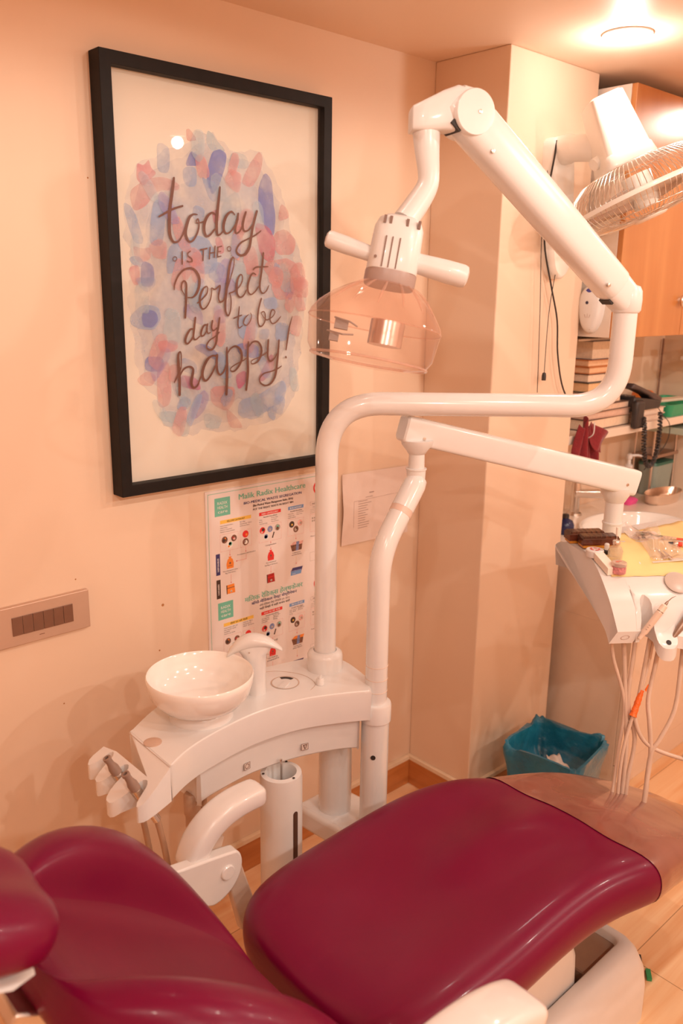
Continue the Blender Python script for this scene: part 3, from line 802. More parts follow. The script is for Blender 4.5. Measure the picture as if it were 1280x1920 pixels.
# ------------------------------------------------------------------ light switch panel
sx0, sx1, sz0, sz1 = 0.555, 0.813, 0.901, 0.994
sw = thing('switch_panel', 'flat metallic wall switch plate with a row of six dark rockers', 'light switch', (0.68, 0, sz0))
M_PLATE = mat('switch_plate_champagne', (0.62, 0.43, 0.33), 0.38, metal=0.35, noise=0.02)
MB().bb((sx0, -0.014, sz0), (sx1, 0, sz1)).build('plate', M_PLATE, sw, bevel=0.0015, smooth=0)
wx0, wx1, wz0, wz1 = 0.630, 0.772, 0.926, 0.969
M_ROCK = mat('switch_rocker_brown', (0.20, 0.095, 0.06), 0.3, noise=0.05)
n = 6; ww = (wx1 - wx0) / n
for i in range(n):
    MB().bb((wx0 + i * ww + .0006, -0.0165, wz0), (wx0 + (i + 1) * ww - .0006, -0.0142, wz1)).build('rocker', M_ROCK, sw, smooth=0, bevel=0.0006)
m = MB().bb((0.69, -0.0143, 0.914), (0.702, -0.0141, 0.9155)); m.build('maker_mark', M_ROCK, sw, smooth=0)

# ================================================================== SPITTOON UNIT
un = thing('dental_unit', 'white arched spittoon unit with ceramic bowl and two suction handpieces beside the wall', 'dental unit', (1.20, -0.37, 0.30))
ZT = 0.78
front = crom([(0.735, -0.487), (0.80, -0.455), (0.88, -0.435), (0.99, -0.424), (1.10, -0.440), (1.19, -0.478), (1.255, -0.515)], 6)
back = crom([(1.297, -0.46), (1.318, -0.36), (1.300, -0.297), (1.24, -0.275), (1.10, -0.245), (0.95, -0.238), (0.84, -0.258), (0.742, -0.315)], 6)
outline = front + back
def ring_at(z, inset=0.0, pts=outline):
    out = []
    n = len(pts)
    sg = 1 if sum(pts[i - 1][0] * pts[i][1] - pts[i][0] * pts[i - 1][1] for i in range(n)) > 0 else -1
    for i, p in enumerate(pts):
        a = Vector(pts[i - 1]); b = Vector(pts[(i + 1) % n])
        t = (b - a).normalized(); nn = Vector((-t.y, t.x)) * sg
        q = Vector(p) + nn * inset
        out.append(Vector((q.x, q.y, z)))
    return out
m = MB().loft([ring_at(ZT - 0.077, 0.003), ring_at(ZT - 0.007), ring_at(ZT - 0.002, 0.001), ring_at(ZT, 0.003)], cap=False).flat(ring_at(ZT, 0.003)).flat(ring_at(ZT - 0.077, 0.003))
m.build('cover', M_WHITE, un, smooth=30)
under = crom([(0.825, -0.440), (0.88, -0.427), (0.99, -0.417), (1.10, -0.432), (1.19, -0.465), (1.245, -0.498)], 6) + [(1.29, -0.44), (1.30, -0.31), (1.20, -0.285), (1.0, -0.262), (0.87, -0.30), (0.82, -0.36)]
m = MB().loft([ring_at(ZT - 0.158, 0.012, under), ring_at(ZT - 0.154, 0.009, under), ring_at(ZT - 0.07, 0.008, under)], cap=False).flat(ring_at(ZT - 0.158, 0.012, under)).flat(ring_at(ZT - 0.07, 0.008, under))
m.build('lower_housing', M_PLASTIC, un, smooth=30)
# two small square pictogram stickers on the lower housing
for (px, side) in ((0.972, 0), (1.112, 1)):
    i = min(range(len(front)), key=lambda k: abs(front[k][0] - px))
    a = Vector(front[i]); t = (Vector(front[i + 1]) - Vector(front[i - 1])).normalized(); nn = Vector((t.y, -t.x))
    b = a + Vector((-nn.x, -nn.y)) * 0.0125
    def S(u, v, k=0.0): return Vector((b.x + t.x * u + nn.x * (0.0012 + k), b.y + t.y * u + nn.y * (0.0012 + k), ZT - 0.129 + v))
    s = MB()
    h = 0.0085
    s.poly([S(-h, -h), S(h, -h), S(h, h), S(-h, h)], 1)
    for (u0, v0, u1, v1) in ((-h, -h, h, -h + .001), (-h, h - .001, h, h), (-h, -h, -h + .001, h), (h - .001, -h, h, h)): s.poly([S(u0, v0, .0002), S(u1, v0, .0002), S(u1, v1, .0002), S(u0, v1, .0002)])
    if side == 0:
        nk = 8
        s.add([S(r * math.cos(k * PI / 4 + .4), r * math.sin(k * PI / 4 + .4), .0003) for r in (.0062, .0048) for k in range(nk)], [(k, (k + 1) % nk, nk + (k + 1) % nk, nk + k) for k in range(nk)])
    else:
        s.poly([S(-.005, .005, .0003), S(.006, .006, .0003), S(.005, .004, .0003), S(-.004, .0035, .0003)]); s.poly([S(-.004, .004, .0003), S(-.0015, .004, .0003), S(.001, -.006, .0003), S(-.001, -.006, .0003)]); s.poly([S(.003, .004, .0003), S(.005, .004, .0003), S(.0025, -.005, .0003), S(.001, -.006, .0003)])
    s.build('pictogram', [mat('pictogram_brown', (0.16, 0.08, 0.06), 0.5), mat('pictogram_ground', (0.72, 0.62, 0.56), 0.5)], un, smooth=0)
# handpiece holder head: sloping scalloped end
A0, B0 = Vector((0.742, -0.315)), Vector((0.735, -0.487))
def holder_z(p):
    d = max(0.0, 0.738 - p[0])
    return ZT + 0.0004 - d * 0.55
hp = [(0.735, -0.488), (0.700, -0.500), (0.665, -0.508), (0.652, -0.501), (0.660, -0.490), (0.690, -0.478), (0.697, -0.466), (0.690, -0.455), (0.652, -0.452), (0.630, -0.440), (0.630, -0.420), (0.650, -0.408),
      (0.690, -0.404), (0.697, -0.393), (0.690, -0.382), (0.655, -0.378), (0.640, -0.366), (0.643, -0.352), (0.660, -0.345), (0.690, -0.341), (0.697, -0.331), (0.690, -0.322), (0.665, -0.318), (0.650, -0.306), (0.662, -0.292), (0.70, -0.296), (0.744, -0.314)]
hp = [hp[0]] + chaikin(hp[1:-1], 1) + [hp[-1]]
MB().sheet(hp, lambda x, y: holder_z((x, y)), lambda x, y: holder_z((x, y)) - 0.032 - 0.045 * max(0.0, min(1.0, (x - 0.65) / 0.09))).build('handpiece_holder', M_WHITE, un, smooth=35)
for (x, y, hy) in ((0.672, -0.394, -0.4), (0.672, -0.468, -0.46)):
    d = Vector((-0.42, 0.10, 0.9)).normalized()
    c = Vector((x, y, holder_z((x, y)) + 0.002))
    h = MB().lathe([(0.0085, -0.085), (0.0085, -0.02), (0.0095, -0.018), (0.0095, 0.004)], c, d, 20, 1)
    h.lathe([(0.0105, 0.004), (0.0105, 0.018), (0.0075, 0.028), (0.0068, 0.038), (0.0082, 0.041), (0.0082, 0.046), (0.0046, 0.0465), (0.0042, 0.030)], c, d, 20, 0)
    hpx = h.build('suction_handpiece', [mat('grey_rubber', (0.30, 0.20, 0.16), 0.4), M_CHROME], un)
    e = c - d * 0.085
    MB().tube(crom([tuple(e), (e.x + .01, e.y - .004, e.z - .06), (e.x + .03, e.y - .006, e.z - .2), (e.x + .08, e.y + .01, e.z - .38)], 6), 0.0062, 10).build('suction_hose', mat('brown_hose', (0.42, 0.25, 0.16), 0.45), un)
# round membrane button, bowl, faucet
MB().lathe([(0.0185, 0), (0.0185, 0.0012), (0.0165, 0.002), (0.0, 0.002)], (0.756, -0.386, ZT), (0, 0, 1), 32).build('touch_button', mat('button_beige', (0.60, 0.42, 0.33), 0.35), un)
bc = (0.895, -0.352, ZT)
MB().lathe([(0.070, 0.0), (0.068, 0.018), (0.064, 0.022)], bc, (0, 0, 1), 48).build('bowl_foot', M_WHITE, un)
MB().lathe([(0.02, 0.019), (0.060, 0.020), (0.089, 0.034), (0.107, 0.057), (0.1135, 0.082), (0.1155, 0.096), (0.113, 0.0995), (0.110, 0.096), (0.1065, 0.080), (0.099, 0.057), (0.080, 0.041), (0.05, 0.033), (0.012, 0.030)], bc, (0, 0, 1), 64).build('bowl', M_CERAMIC, un, smooth=60)
MB().lathe([(0.011, 0.0), (0.011, 0.002), (0.007, 0.0022), (0.006, 0.0)], (bc[0], bc[1], ZT + 0.031), (0, 0, 1), 20).build('bowl_drain', M_CHROME, un)
# faucet: elliptical stem with a crescent cap
fx, fy = 1.048, -0.345
ux = Vector((0.738, -0.675, 0)); uy = Vector((0.675, 0.738, 0)); uz = Vector((0, 0, 1))
F = lambda a, b, z: Vector((fx, fy, 0)) + ux * a + uy * b + uz * z
def oval(rx, ry, z, a=0.0, n=28): return [F(a + rx * math.cos(q * 2 * PI / n), ry * math.sin(q * 2 * PI / n), z) for q in range(n)]
MB().loft([oval(0.0235, 0.021, ZT), oval(0.0235, 0.021, ZT + 0.05), oval(0.024, 0.021, ZT + 0.080), oval(0.030, 0.019, ZT + 0.097, -0.004), oval(0.043, 0.0175, ZT + 0.111, -0.006), oval(0.046, 0.016, ZT + 0.119, -0.008)]).build('faucet_stem', M_WHITE, un)
cap = []
prof = crom([(-0.064, ZT + 0.094, 0.006, 0.012), (-0.058, ZT + 0.101, 0.012, 0.017), (-0.038, ZT + 0.117, 0.018, 0.020), (-0.010, ZT + 0.127, 0.018, 0.021), (0.020, ZT + 0.127, 0.0135, 0.019), (0.043, ZT + 0.119, 0.0085, 0.014), (0.061, ZT + 0.107, 0.004, 0.007)], 5)
for a, z, hh, ww in prof:
    cap.append([F(a + 0.35 * hh * math.sin(q * 2 * PI / 20) * (-a * 12), ww * math.cos(q * 2 * PI / 20), z + hh * math.sin(q * 2 * PI / 20)) for q in range(20)])
MB().loft(cap).build('faucet_cap', M_WHITE, un, smooth=60)
MB().tube(crom([tuple(F(-0.052, 0, ZT + 0.093)), tuple(F(-0.062, 0, ZT + 0.08)), tuple(F(-0.068, 0, ZT + 0.062)), tuple(F(-0.072, 0, ZT + 0.05))], 5), 0.0062, 12).build('faucet_spout', M_WHITE, un)
M_MARK = mat('pale_grey_mark', (0.45, 0.33, 0.28), 0.5)
MB().lathe([(0.0018, 0), (0.0016, 0.0006)], F(-0.012, -0.0195, ZT + 0.106), -uy, 8).build('faucet_dot', M_MARK, un)
m = MB()
for (a, z, w_, h_) in ((0.030, .103, .006, .0008), (0.030, .093, .007, .0008), (0.0268, .098, .0008, .011), (0.0333, .098, .0008, .011), (0.0385, .098, .0009, .009)):
    m.box(F(a, -0.0185, ZT + z), (w_, 0.0006, h_), Matrix((ux, uy, uz)).transposed())
m.build('faucet_icon', M_MARK, un, smooth=0)
# cup filler recess with dark slot, inlay seam, knob
m = MB(); n = 40
cc = Vector((1.128, -0.352, ZT))
m.add([cc + Vector((r * math.cos(q * 2 * PI / n), r * math.sin(q * 2 * PI / n), 0.0008)) for r in (0.034, 0.031) for q in range(n)], [(q, (q + 1) % n, n + (q + 1) % n, n + q) for q in range(n)], 0)
m.lathe([(0.031, 0.0004), (0.0305, 0.001), (0.0, 0.001)], cc, (0, 0, 1), 40, 1)
sl = [(0.028 * math.cos(t), 0.028 * math.sin(t)) for t in [0.1 + k * 1.25 / 8 for k in range(9)]] + [(0.019 * math.cos(t), 0.019 * math.sin(t)) for t in [1.35 - k * 1.25 / 8 for k in range(9)]]
m.prism([cc + Vector((a, b, 0.0012)) for a, b in sl], (0, 0, 0.0006), 2)
m.prism([cc + Vector((a, b, 0.0012)) for a, b in [(-.03, -.012), (-.018, -.022), (.006, -.012), (.012, -.002), (.004, .004), (-.012, -.003)]], (0, 0, 0.003), 1)
m.build('cup_filler', [mat('seam_tan', (0.55, 0.40, 0.32), 0.5), M_PLASTIC, M_DARK], un, smooth=0)
seam = crom([(1.060, -0.275), (1.10, -0.270), (1.150, -0.290), (1.185, -0.345), (1.180, -0.400), (1.150, -0.420)], 6)
m = MB(); m.tube([(x, y, ZT + 0.0002) for x, y in seam], 0.0006, 6)
m.build('inlay_seam', mat('seam_tan', (0.55, 0.40, 0.32), 0.5), un)
MB().tube([(0.7385, -0.318, ZT + 0.0002), (0.7335, -0.487, ZT + 0.0002)], 0.0006, 6).build('end_seam', mat('seam_tan', (0.55, 0.40, 0.32), 0.5), un)
m = MB().lathe([(0.0105, 0), (0.0095, 0.012), (0.0075, 0.0165), (0.0, 0.0165)], (1.186, -0.412, ZT), (0, 0, 1), 24)
m.box((1.186, -0.412, ZT + 0.0175), (0.017, 0.005, 0.006), Matrix.Rotation(0.7, 3, 'Z'))
m.build('control_knob', M_WHITE, un, bevel=0.001)
# post socket, column, bracket, canister
SK = Vector((1.253, -0.352, ZT))
MB().lathe([(0.0435, 0), (0.0435, 0.036), (0.041, 0.043), (0.034, 0.048), (0.0285, 0.049), (0.0275, 0.046)], SK, (0, 0, 1), 48).build('post_socket', M_WHITE, un)
MB().lathe([(0.0415, 0.405), (0.0415, 0.66)], (1.262, -0.385, 0), (0, 0, 1), 40).build('column', M_WHITE, un)
m = MB().prism([(1.19, -0.31, 0.345), (1.335, -0.31, 0.345), (1.40, -0.85, 0.345), (1.24, -0.85, 0.345)], (0, 0, 0.06))
m.build('bracket', M_WHITE, un, bevel=0.012, bseg=3)
MB().cyl((1.285, -0.470, 0.4055), (1.285, -0.470, 0.4065), 0.0025).cyl((1.292, -0.478, 0.4055), (1.292, -0.478, 0.4065), 0.0025).build('bracket_mark', M_DARK, un)
ct = Vector((1.057, -0.425, 0))
m = MB().lathe([(0.049, 0.0), (0.049, 0.595), (0.047, 0.607), (0.036, 0.609), (0.033, 0.60), (0.031, 0.53), (0.0, 0.528)], ct, (0, 0, 1), 48)
can = thing('drain_canister', 'tall white cylinder with a dark open top and a vertical slot under the spittoon unit', 'canister', (ct.x, ct.y, 0))
m.build('tube', M_PLASTIC, can)
sd = (CAM - ct); sd.z = 0; sd.normalize(); sr = Vector((-sd.y, sd.x, 0)); dv = (sd * 0.75 + sr * 0.66).normalized(); dt = Vector((-dv.y, dv.x, 0))
m = MB(); pts = []
for k in range(9): pts.append((0.0065 * math.cos(PI * k / 8), 0.52 + 0.0065 * math.sin(PI * k / 8)))
for k in range(9): pts.append((-0.0065 * math.cos(PI * k / 8), 0.25 - 0.0065 * math.sin(PI * k / 8)))
m.prism([ct + dv * 0.0483 + dt * a + Vector((0, 0, z)) for a, z in pts], dv * 0.0012)
m.build('slot', mat('slot_brown', (0.09, 0.04, 0.025), 0.5), can, smooth=0)
MB().cyl(ct + Vector((0, 0, 0.529)), ct + Vector((0, 0, 0.64)), 0.003).build('rod', M_CHROME, can)
for q in range(3):
    t = 0.6 + q * 2.1
    MB().cyl(ct + Vector((0.0415 * math.cos(t), 0.0415 * math.sin(t), 0.6088)), ct + Vector((0.0415 * math.cos(t), 0.0415 * math.sin(t), 0.6098)), 0.003, n=10).build('screw', M_DARK, can)
# pipe stubs under the housing's left end
MB().lathe([(0.0155, 0), (0.0155, 0.03), (0.018, 0.031), (0.018, 0.075), (0.014, 0.08)], (0.835, -0.40, 0.557), (0, 0, 1), 20).build('drain_connector', mat('tan_connector', (0.48, 0.30, 0.20), 0.45), un)
MB().tube([(0.874, -0.385, 0.64), (0.872, -0.38, 0.50), (0.865, -0.37, 0.30)], 0.008, 12).build('drain_pipe', mat('tan_connector', (0.48, 0.30, 0.20), 0.45), un)

# ================================================================== OPERATING LIGHT (post, arms, lamp head)
lt = thing('operating_light', 'white dental operating light on a bent pipe arm with a clear pink lamp head', 'dental lamp', (SK.x, SK.y, ZT))
p0 = SK + Vector((0, 0, 0.04))
pA = Vector((SK.x, SK.y, 1.430)); pB = Vector((1.748, -0.785, 1.430))
MB().tube([SK + Vector((0, 0, 0.01))] + bend([p0, pA, pB, Vector((pB.x, pB.y, 1.648))], [0.125, 0.16], 12), 0.0265, 28).build('bent_pipe', M_WHITE, lt)
J0 = Vector((pB.x, pB.y, 1.662)); J1 = Vector((1.342, -0.632, 2.012))
ad = (J1 - J0).normalized()
side = ad.cross(Vector((0, 0, 1))).normalized(); upv = side.cross(ad).normalized()
def rrect(c, w_, h_, e=3.2, n=28):
    out = []
    for q in range(n):
        t = q * 2 * PI / n; ca, sa = math.cos(t), math.sin(t)
        out.append(c + side * (math.copysign(abs(ca) ** (2 / e), ca) * w_) + upv * (math.copysign(abs(sa) ** (2 / e), sa) * h_))
    return out
L = (J1 - J0).length
# elbow knuckle at the riser top
kn = []
for z, r in ((1.638, 0.029), (1.643, 0.0325), (1.665, 0.0335), (1.684, 0.032), (1.694, 0.027), (1.698, 0.016)):
    kn.append([Vector((pB.x + r * math.cos(q * 2 * PI / 28), pB.y + r * math.sin(q * 2 * PI / 28), z)) for q in range(28)])
m = MB().loft(kn)
m.loft([rrect(J0 + ad * 0.005, 0.030, 0.034), rrect(J0 + ad * 0.075, 0.031, 0.037)])
m.build('elbow', M_PLASTIC, lt)
arm = MB().loft([rrect(J0 + ad * 0.05, 0.033, 0.035), rrect(J0 + ad * 0.055, 0.035, 0.037), rrect(J0 + ad * (L * .5), 0.037, 0.040), rrect(J0 + ad * (L - 0.10), 0.038, 0.0415), rrect(J0 + ad * (L - 0.03), 0.038, 0.0425), rrect(J0 + ad * (L + 0.012), 0.036, 0.040), rrect(J0 + ad * (L + 0.03), 0.028, 0.030)])
arm.build('spring_arm', M_WHITE, lt, smooth=45)
m = MB()
for (s, u) in ((L - 0.018, 0.006), (L - 0.085, -0.026), (0.085, -0.026)):
    c = J0 + ad * s + upv * u
    MB().lathe([(0.0042, 0.034), (0.004, 0.0400), (0.001, 0.0404)], c, side * (1 if (CAM - c).dot(side) > 0 else -1), 12).build('arm_screw', M_STEEL, lt)
MB().box(J0 + ad * 0.042 - upv * 0.0335, (0.014, 0.034, 0.009), Matrix((ad, side, upv)).transposed()).build('arm_slot', M_DARK, lt, smooth=0)
MB().box(J1 - ad * 0.001 - upv * 0.0405, (0.024, 0.056, 0.009), Matrix((ad, side, upv)).transposed()).build('arm_slot', M_DARK, lt, smooth=0)
# head bracket (hooded elbow) and down tube
hd = Vector((1.288, -0.590, 1.985))
bx = Vector(((J1 - hd).x, (J1 - hd).y, 0)).normalized(); by = Vector((-bx.y, bx.x, 0))
Bk = lambda a, b, z: hd + bx * a + by * b + Vector((0, 0, z))
def blk(a, w_, z0, z1, n=20, e=4):
    out = []
    for q in range(n):
        t = q * 2 * PI / n; ca, sa = math.cos(t), math.sin(t)
        out.append(Bk(a, math.copysign(abs(ca) ** (2 / e), ca) * w_, (z0 + z1) / 2 + math.copysign(abs(sa) ** (2 / e), sa) * (z1 - z0) / 2))
    return out
MB().loft([blk(-0.031, 0.027, -0.014, 0.026, 28, 7), blk(-0.029, 0.029, -0.015, 0.030, 28, 7), blk(0.0, 0.031, -0.015, 0.044, 28, 7), blk(0.028, 0.032, -0.013, 0.058, 28, 6), blk(0.055, 0.033, -0.014, 0.068, 28, 5), blk(0.085, 0.033, -0.012, 0.062, 28, 4)]).build('head_bracket', M_PLASTIC, lt, smooth=50)
MB().lathe([(0.030, -0.0383), (0.040, -0.0379), (0.0414, -0.036), (0.0414, 0.036), (0.040, 0.0379), (0.030, 0.0383)], J1 - ad * 0.012, side, 36).build('arm_knuckle', M_WHITE, lt)
dn = crom([(hd.x, hd.y, 1.982), (hd.x - .002, hd.y - .006, 1.94), (1.278, -0.610, 1.895), (1.272, -0.612, 1.870), (1.252, -0.608, 1.840), (1.222, -0.603, 1.805)], 5)
rad = crom([(0.0275,), (0.024,), (0.0205,), (0.021,), (0.023,), (0.024,)], 5)
MB().tube(dn, [r[0] for r in rad], 24).build('drop_tube', M_PLASTIC, lt)
# lamp housing
hx = Vector((0.735, -0.678, -0.17)).normalized(); hz = Vector((0.20, 0.05, 0.97)); hz = (hz - hx * hz.dot(hx)).normalized(); hy = hz.cross(hx)
HC = Vector((1.188, -0.612, 1.744))
Hh = lambda a, b, z: HC + hx * a + hy * b + hz * z
def sq(a, b, z, e=3.6, n=32, ox=0.0):
    return [Hh(ox + math.copysign(abs(math.cos(q * 2 * PI / n)) ** (2 / e), math.cos(q * 2 * PI / n)) * a, math.copysign(abs(math.sin(q * 2 * PI / n)) ** (2 / e), math.sin(q * 2 * PI / n)) * b, z) for q in range(n)]
MB().loft([sq(0.047, 0.044, -0.038), sq(0.048, 0.045, -0.034), sq(0.047, 0.044, 0.02), sq(0.046, 0.043, 0.044), sq(0.040, 0.038, 0.058), sq(0.028, 0.027, 0.066)]).build('lamp_housing', M_PLASTIC, lt, smooth=60)
m = MB(); MH = Matrix((hx, hy, hz)).transposed()
for a in (-0.022, -0.010, 0.004):
    m.box(Hh(a, -0.0445, -0.008), (0.0022, 0.003, 0.056), MH)
for a in (-0.030, -0.019, 0.012, 0.034):
    m.box(Hh(a, -0.040, 0.050), (0.005, 0.006, 0.014), MH)
m.lathe([(0.0028, 0), (0.0026, 0.002)], Hh(-0.036, -0.0435, -0.02), -hy, 12)
m.build('vent_slots', mat('vent_brown', (0.20, 0.11, 0.08), 0.5), lt, smooth=0)
MB().loft([sq(0.047, 0.044, -0.062, 2.6), sq(0.049, 0.046, -0.056, 2.6), sq(0.049, 0.046, -0.038, 2.6)]).build('grey_collar', mat('collar_grey', (0.40, 0.29, 0.26), 0.35), lt)
for sg, r, ln in ((-1, 0.0165, 0.130), (1, 0.0215, 0.142)):
    a = Hh(sg * 0.040, -0.006, -0.010); b = Hh(sg * ln, -0.004, -0.018 if sg > 0 else 0.004)
    d = (b - a).normalized(); l = (b - a).length
    MB().lathe([(r * .86, 0), (r * .92, l * .25), (r, l * .6), (r, l - .008), (r * .9, l - .001), (r * .6, l + .002)], a, d, 28).build('handle', M_PLASTIC, lt)
    MB().lathe([(0.004, 0), (0.0035, 0.002)], b + d * 0.001, d, 12).build('handle_screw', mat('screw_pink', (0.7, 0.45, 0.36), 0.5), lt)
# transparent lamp shell
def ov(a, b, z, e=2.35, n=56): return sq(a, b, z, e, n)
M_DOME = clear('clear_pink_shell', (0.985, 0.94, 0.92), ior=1.42, rough=0.05, body=(0.90, 0.70, 0.62), body_fac=0.07, boost=0.8)
M_TINT = clear('tinted_pink_shell', (0.97, 0.88, 0.84), ior=1.42, rough=0.05, body=(0.84, 0.56, 0.45), body_fac=0.13, boost=0.8)
SO = -0.012                                            # the shell sits a little off the housing's axis
def ovs(a, b, z): return sq(a, b, z, 2.15, 56, SO * min(1, (-z - 0.05) / 0.06))
LV = [(0.048, 0.044, -0.059), (0.070, 0.058, -0.070), (0.094, 0.071, -0.088), (0.113, 0.082, -0.108), (0.125, 0.089, -0.126), (0.1285, 0.092, -0.137)]
MB().loft([ovs(*l) for l in LV], cap=False).build('upper_shell', M_TINT, lt, smooth=60)
MB().loft([ovs(*l) for l in ((0.1285, 0.092, -0.1362), (0.126, 0.090, -0.150), (0.121, 0.086, -0.190), (0.110, 0.078, -0.207), (0.070, 0.055, -0.215))], cap=False).build('clear_shell', M_DOME, lt, smooth=60)
m = MB(); m.loft([ovs(0.128, 0.0915, -0.1355), ovs(0.1292, 0.0925, -0.137), ovs(0.128, 0.0915, -0.1385)], cap=False)
m.build('shell_seam', clear('shell_seam_edge', (0.92, 0.8, 0.75), ior=1.5, rough=0.1, body=(0.84, 0.60, 0.50), body_fac=0.18), lt)
# front lens lip, inner reflector, bulb can and ribs
m = MB(); n = 40
for (a, b, z) in ((0.112, 0.079, -0.206),):
    m.tube([Hh(SO + a * math.cos(q * 2 * PI / n), b * math.sin(q * 2 * PI / n), z) for q in range(n + 1)], 0.0028, 8, cap=False)
m.build('lens_rim', clear('lens_rim_clear', (0.95, 0.86, 0.82), ior=1.5, body=(0.85, 0.64, 0.56), body_fac=0.25), lt)
MB().loft([[Hh(0.012 + 0.033 * math.cos(q * PI / 12), 0.024 * math.sin(q * PI / 12), z) for q in range(24)] for z in (-0.172, -0.168, -0.130, -0.126)]).build('bulb_can', mat('bulb_can_metal', (0.62, 0.48, 0.42), 0.25, metal=0.85), lt)
m = MB()
for k in range(6):
    t = PI + 0.75 + k * (PI - 1.2) / 5
    pts = []
    for (a, b, z) in LV[:4]:
        e = 2 / 2.15
        pts.append(Hh(SO * min(1, (-z - 0.05) / 0.06) + math.copysign(abs(math.cos(t)) ** e, math.cos(t)) * (a + .0008), math.copysign(abs(math.sin(t)) ** e, math.sin(t)) * (b + .0008), z))
    m.tube(crom([tuple(p) for p in pts], 4), [0.0006 + 0.0022 * math.sin(PI * q / 12) for q in range(13)], 8)
m.build('shell_ribs', clear('rib_clear', (0.97, 0.90, 0.87), ior=1.5, body=(0.86, 0.64, 0.54), body_fac=0.14), lt)
m = MB()
m.box(Hh(-0.075, -0.02, -0.150), (0.026, 0.012, 0.018), MH).box(Hh(-0.085, -0.015, -0.175), (0.018, 0.012, 0.014), MH).tube([Hh(-0.09, -.03, -.14), Hh(-0.06, -.04, -.145), Hh(-.045, -.03, -.15)], .0018, 8).tube([Hh(-0.10, -.02, -.165), Hh(-0.07, -.04, -.17), Hh(-.05, -.03, -.166)], .0018, 8)
m.build('lamp_socket', mat('socket_grey', (0.32, 0.26, 0.24), 0.35), lt, bevel=0.001)

# ================================================================== INSTRUMENT DELIVERY ARM + TRAY
dl = thing('delivery_unit', 'white instrument tray hanging from a bent post and straight box arm', 'dental delivery unit', (1.285, -0.495, 0.40))
PX, PYy = 1.292, -0.492
MB().lathe([(0.0335, 0.385), (0.0335, 0.684), (0.0375, 0.686), (0.0375, 0.726), (0.0355, 0.731), (0.027, 0.732)], (PX, PYy, 0), (0, 0, 1), 40).build('post_sleeve', M_WHITE, dl)
MB().cyl((PX - 0.026, PYy - 0.0215, 0.60), (PX - 0.0268, PYy - 0.0222, 0.60), 0.006).build('sleeve_hole', M_DARK, dl)
e1 = Vector((PX, PYy, 1.10)); e2 = Vector((1.418, -0.478, 1.243))
ed = (e2 - e1).normalized()
MB().tube([(PX, PYy, 0.72)] + bend([(PX, PYy, 0.73), e1, e1 + ed * 0.135], [0.10], 12), 0.0262, 28).build('bent_post', M_WHITE, dl)
for z in (0.762, 0.793, 0.826):
    MB().lathe([(0.0266, 0), (0.0272, 0.0006), (0.0266, 0.0012)], (PX, PYy, z), (0, 0, 1), 36).build('post_ring', mat('ring_tan', (0.70, 0.52, 0.42), 0.45), dl)
a = e1 + ed * 0.105
MB().tube([a, a + ed * 0.018], 0.0268, 28).build('joint_band', mat('band_rose', (0.72, 0.54, 0.46), 0.4), dl)
a = e1 + ed * 0.120
MB().tube([a, e2 - ed * 0.006, e2 + ed * 0.012, e2 + ed * 0.022], [0.0272, 0.0272, 0.024, 0.012], 28).build('upper_bend', M_WHITE, dl)
BX = Vector((1.424, -0.474, 0))
MB().lathe([(0.0215, 1.248), (0.0225, 1.274), (0.0245, 1.275), (0.0245, 1.278), (0.019, 1.279), (0.0185, 1.312), (0.0205, 1.313), (0.024, 1.319), (0.036, 1.334), (0.038, 1.345)], BX, (0, 0, 1), 36).build('arm_pivot', M_PLASTIC, dl)
q0 = Vector((1.400, -0.452, 1.372)); q1 = Vector((1.992, -0.715, 1.206))
qd = (q1 - q0).normalized(); qs = qd.cross(Vector((0, 0, 1))).normalized(); qu = qs.cross(qd)
def qrect(s, w_, h_, e=6, n=28):
    c = q0 + qd * s
    return [c + qs * (math.copysign(abs(math.cos(t)) ** (2 / e), math.cos(t)) * w_) + qu * (math.copysign(abs(math.sin(t)) ** (2 / e), math.sin(t)) * h_) for t in [k * 2 * PI / n for k in range(n)]]
QL = (q1 - q0).length
MB().loft([qrect(-0.004, 0.024, 0.026), qrect(0.0, 0.028, 0.031), qrect(0.012, 0.0285, 0.0315), qrect(QL * .5, 0.0285, 0.033), qrect(QL - .012, 0.0285, 0.0345), qrect(QL, 0.027, 0.033), qrect(QL + 0.003, 0.023, 0.029)]).build('box_arm', M_WHITE, dl, smooth=35)
m = MB()
for s, u in ((0.045, -0.012), (QL - 0.035, -0.008)):
    c = q0 + qd * s + qu * u
    MB().lathe([(0.0042, 0.0275), (0.0040, 0.0295), (0.001, 0.030)], c, qs * (1 if (CAM - c).dot(qs) > 0 else -1), 14).build('arm_screw', M_STEEL, dl)
CX = Vector((1.957, -0.690, 0))
MB().lathe([(0.0245, 1.045), (0.0248, 1.095), (0.0268, 1.096), (0.0268, 1.100), (0.0235, 1.101), (0.0235, 1.155), (0.026, 1.156), (0.031, 1.166), (0.038, 1.178), (0.040, 1.195)], (CX.x, CX.y, 0), (0, 0, 1), 36).build('tray_column', M_PLASTIC, dl)

